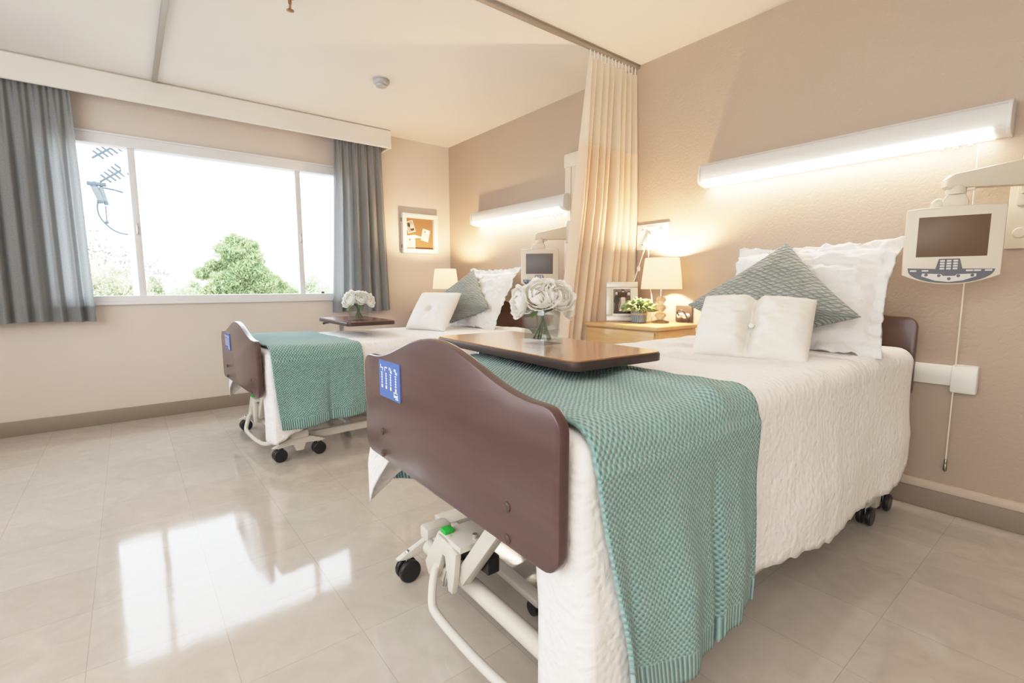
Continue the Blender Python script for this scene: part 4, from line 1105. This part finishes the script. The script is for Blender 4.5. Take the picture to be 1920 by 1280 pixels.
for k, (y, zt_, r_, lab) in enumerate(((-1.55, 1.50, .40, 'small slender green tree just right of the first window bar'), (-.35, 1.35, .55, 'low rounded green tree left of the large pine'), (5.85, 1.55, .75, 'round green tree seen in the narrow window pane at the right'),
                                       (4.2, 1.25, .9, 'green tree beyond the right shoulder of the pine'), (.9, 1.0, .7, 'low green tree at the foot of the pine'))):
    y, zt_, r_ = -2.764+(y+2.764)*1.3, 1+(zt_-1)*1.3, r_*1.3
    bb = [(rn.uniform(-.3, .3), rn.uniform(-.5, .5)*r_*1.6, zt_-GZ-.25-j*.34, r_*(.5+.16*j), .8) for j in range(5)]
    tree('distant_tree', lab, (-34.3-1.2*(k % 2), y, GZ), bb, 2600, .10, MAT['haze_green'], 20+k, trunk_r=.1)
hg = [(rn.uniform(-1, 1), -14+k*.9+rn.uniform(-.3, .3), .25-GZ+rn.uniform(-.45, .25), .75, .8) for k in range(46)]
hgo = crown('treeline_foliage', [(a-30, b+2, c+GZ, d, e) for a, b, c, d, e in hg], 16000, .11, MAT['haze_green'], None, 77)
tag(hgo, 'hazy low band of distant treetops along the bottom of the window', 'treeline', kind='stuff')
# utility pole, aerials and wires
up = thing('utility_pole', 'pale utility pole half hidden behind the left window bar', 'utility pole', (-7.6, -2.5, GZ))
MB().cyl((0, 0, 0), (.1, -.14, 10.2), .10, .055, n=14).obj('shaft', MAT['pole'], up)
MB().tube([(.05, -.08, 8.76), (.1, -.30, 8.81), (.1, -.52, 8.84)], .018, 8).obj('cross_arm', MAT['antenna'], up)
MB().cyl((.1, -.50, 8.55), (.1, -.62, 8.92), .055, n=12).cyl((.1, -.44, 8.52), (.1, -.50, 8.84), .035, n=10).box(.04, .16, -.70, -.42, 8.86, 8.92, .01).obj('transformer', MAT['antenna'], up)
MB().cyl((.1, -.46, 8.22), (.1, -.46, 8.5), .012, n=8).sph((.1, -.46, 8.2), .03).obj('insulator', MAT['antenna'], up)
def aerial(label, y, z):
    t = thing('television_aerial', label, 'aerial', (-7.5, y, z)); b_ = MB()
    dirv = Vector((0, .8, .62)).normalized(); el = Vector((.2, .55, -.5)).normalized()
    b_.cyl(dirv*-.24, dirv*.22, .02, n=8)
    for k in range(5): c = dirv*(-.12+.08*k); L_ = .10+.012*k; b_.cyl(c-el*L_, c+el*L_, .02, n=6)
    b_.obj('elements', MAT['antenna'], t)
    MB().cyl(dirv*.05, (0, .34, -.05), .006, n=6).obj('bracket', MAT['pole'], t)
aerial('upper small comb-like television aerial in the left window pane', -2.90, 3.50)
aerial('lower small comb-like television aerial in the left window pane', -2.82, 3.08)
wv = MB().tube([(-7.5, -3.06, 2.60), (-7.5, -3.09, 2.40), (-7.5, -3.03, 2.22), (-7.5, -2.86, 2.03), (-7.5, -2.64, 1.985), (-7.5, -2.50, 1.98)], .016, 8, 2).obj('service_cable', MAT['antenna'])
tag(wv, 'curving dark service cable drooping in the left window pane', 'cable')

# ------------------------------------------------------------------ lights
wd = bpy.data.worlds.new('overcast_sky'); scene.world = wd; wd.use_nodes = True
nt = wd.node_tree; nt.nodes.clear()
wo = nt.nodes.new('ShaderNodeOutputWorld'); bg = nt.nodes.new('ShaderNodeBackground')
tc = nt.nodes.new('ShaderNodeTexCoord'); sep = nt.nodes.new('ShaderNodeSeparateXYZ'); nt.links.new(tc.outputs['Generated'], sep.inputs[0])
rp = nt.nodes.new('ShaderNodeValToRGB'); nt.links.new(sep.outputs[2], rp.inputs[0])
rp.color_ramp.elements[0].color = (.90, .95, 1, 1); rp.color_ramp.elements[1].color = (.76, .86, 1.0, 1)
nt.links.new(rp.outputs[0], bg.inputs[0]); bg.inputs[1].default_value = 7.0
nt.links.new(bg.outputs[0], wo.inputs[0])
def area(name, loc, rot, sx, sy, power, color, portal=False, spread=180):
    l = bpy.data.lights.new(name, 'AREA'); l.shape = 'RECTANGLE'; l.size = sx; l.size_y = sy; l.energy = power; l.color = color
    if portal: l.cycles.is_portal = True
    l.spread = R(spread)
    o = bpy.data.objects.new(name, l); o.location = loc; o.rotation_euler = rot; return link(o)
area('window_portal', (-.12, (WY0+WY1)/2, (WZ0+WZ1)/2), (0, R(-90), 0), WZ1-WZ0, WY1-WY0, 1, (1, 1, 1), True)
area('front_fill', (3.4, -4.5, 1.55), (R(97), 0, R(0)), 4.6, 1.7, 70, (.95, .965, 1))  # unseen fill area added behind the camera; the room has no such source
area('ceiling_fill', (5.2, -3.6, 2.40), (0, 0, 0), 1.4, 1.4, 24, (1, .92, .84))  # warm fill added out of view under the ceiling, not a room fixture
def lamp_light(loc, e):
    l = bpy.data.lights.new('lamp_bulb_light', 'POINT'); l.energy = e; l.color = (1, .66, .34); l.shadow_soft_size = .03
    o = bpy.data.objects.new('lamp_bulb_light', l); o.location = loc; link(o)

# ------------------------------------------------------------------ camera
F, YAW, PITCH, ROLL = 907.7, .9015, -.1155, -.0024
fw = Vector((-math.sin(YAW)*math.cos(PITCH), math.cos(YAW)*math.cos(PITCH), math.sin(PITCH)))
r0 = Vector((math.cos(YAW), math.sin(YAW), 0)); u0 = r0.cross(fw)
rv = math.cos(ROLL)*r0+math.sin(ROLL)*u0; uv_ = -math.sin(ROLL)*r0+math.cos(ROLL)*u0
cam = bpy.data.cameras.new('camera'); co = bpy.data.objects.new('camera', cam); link(co)
cam.sensor_width = 36; cam.lens = F/1920*36; cam.clip_start = .02; cam.clip_end = 300
co.matrix_world = Matrix(((rv.x, uv_.x, -fw.x, 4.564), (rv.y, uv_.y, -fw.y, -2.764), (rv.z, uv_.z, -fw.z, 1.0021), (0, 0, 0, 1)))
scene.camera = co
vs = scene.view_settings
vs.view_transform = 'Standard'; vs.look = 'None'; vs.exposure = 0.0
vs.use_curve_mapping = True                 # soft shoulder so that lamps and linen roll off gently
cm = vs.curve_mapping; cm.clip_min_x = cm.clip_min_y = 0; cm.clip_max_x = cm.clip_max_y = 1
cm.black_level = (0, 0, 0); cm.white_level = (1.8, 1.8, 1.8)
cv_ = cm.curves[3]; cv_.points[0].location = (0, 0); cv_.points[1].location = (1, 1)
for x_, y_ in ((.1, .265), (.2, .51), (.39, .80), (.6, .925)): cv_.points.new(x_, y_)
cm.update()
scene.cycles.max_bounces = 8; scene.cycles.diffuse_bounces = 4; scene.cycles.transmission_bounces = 8; scene.cycles.glossy_bounces = 3; scene.cycles.transparent_max_bounces = 16
scene.cycles.adaptive_threshold = .07
scene.cycles.sample_clamp_indirect = 6
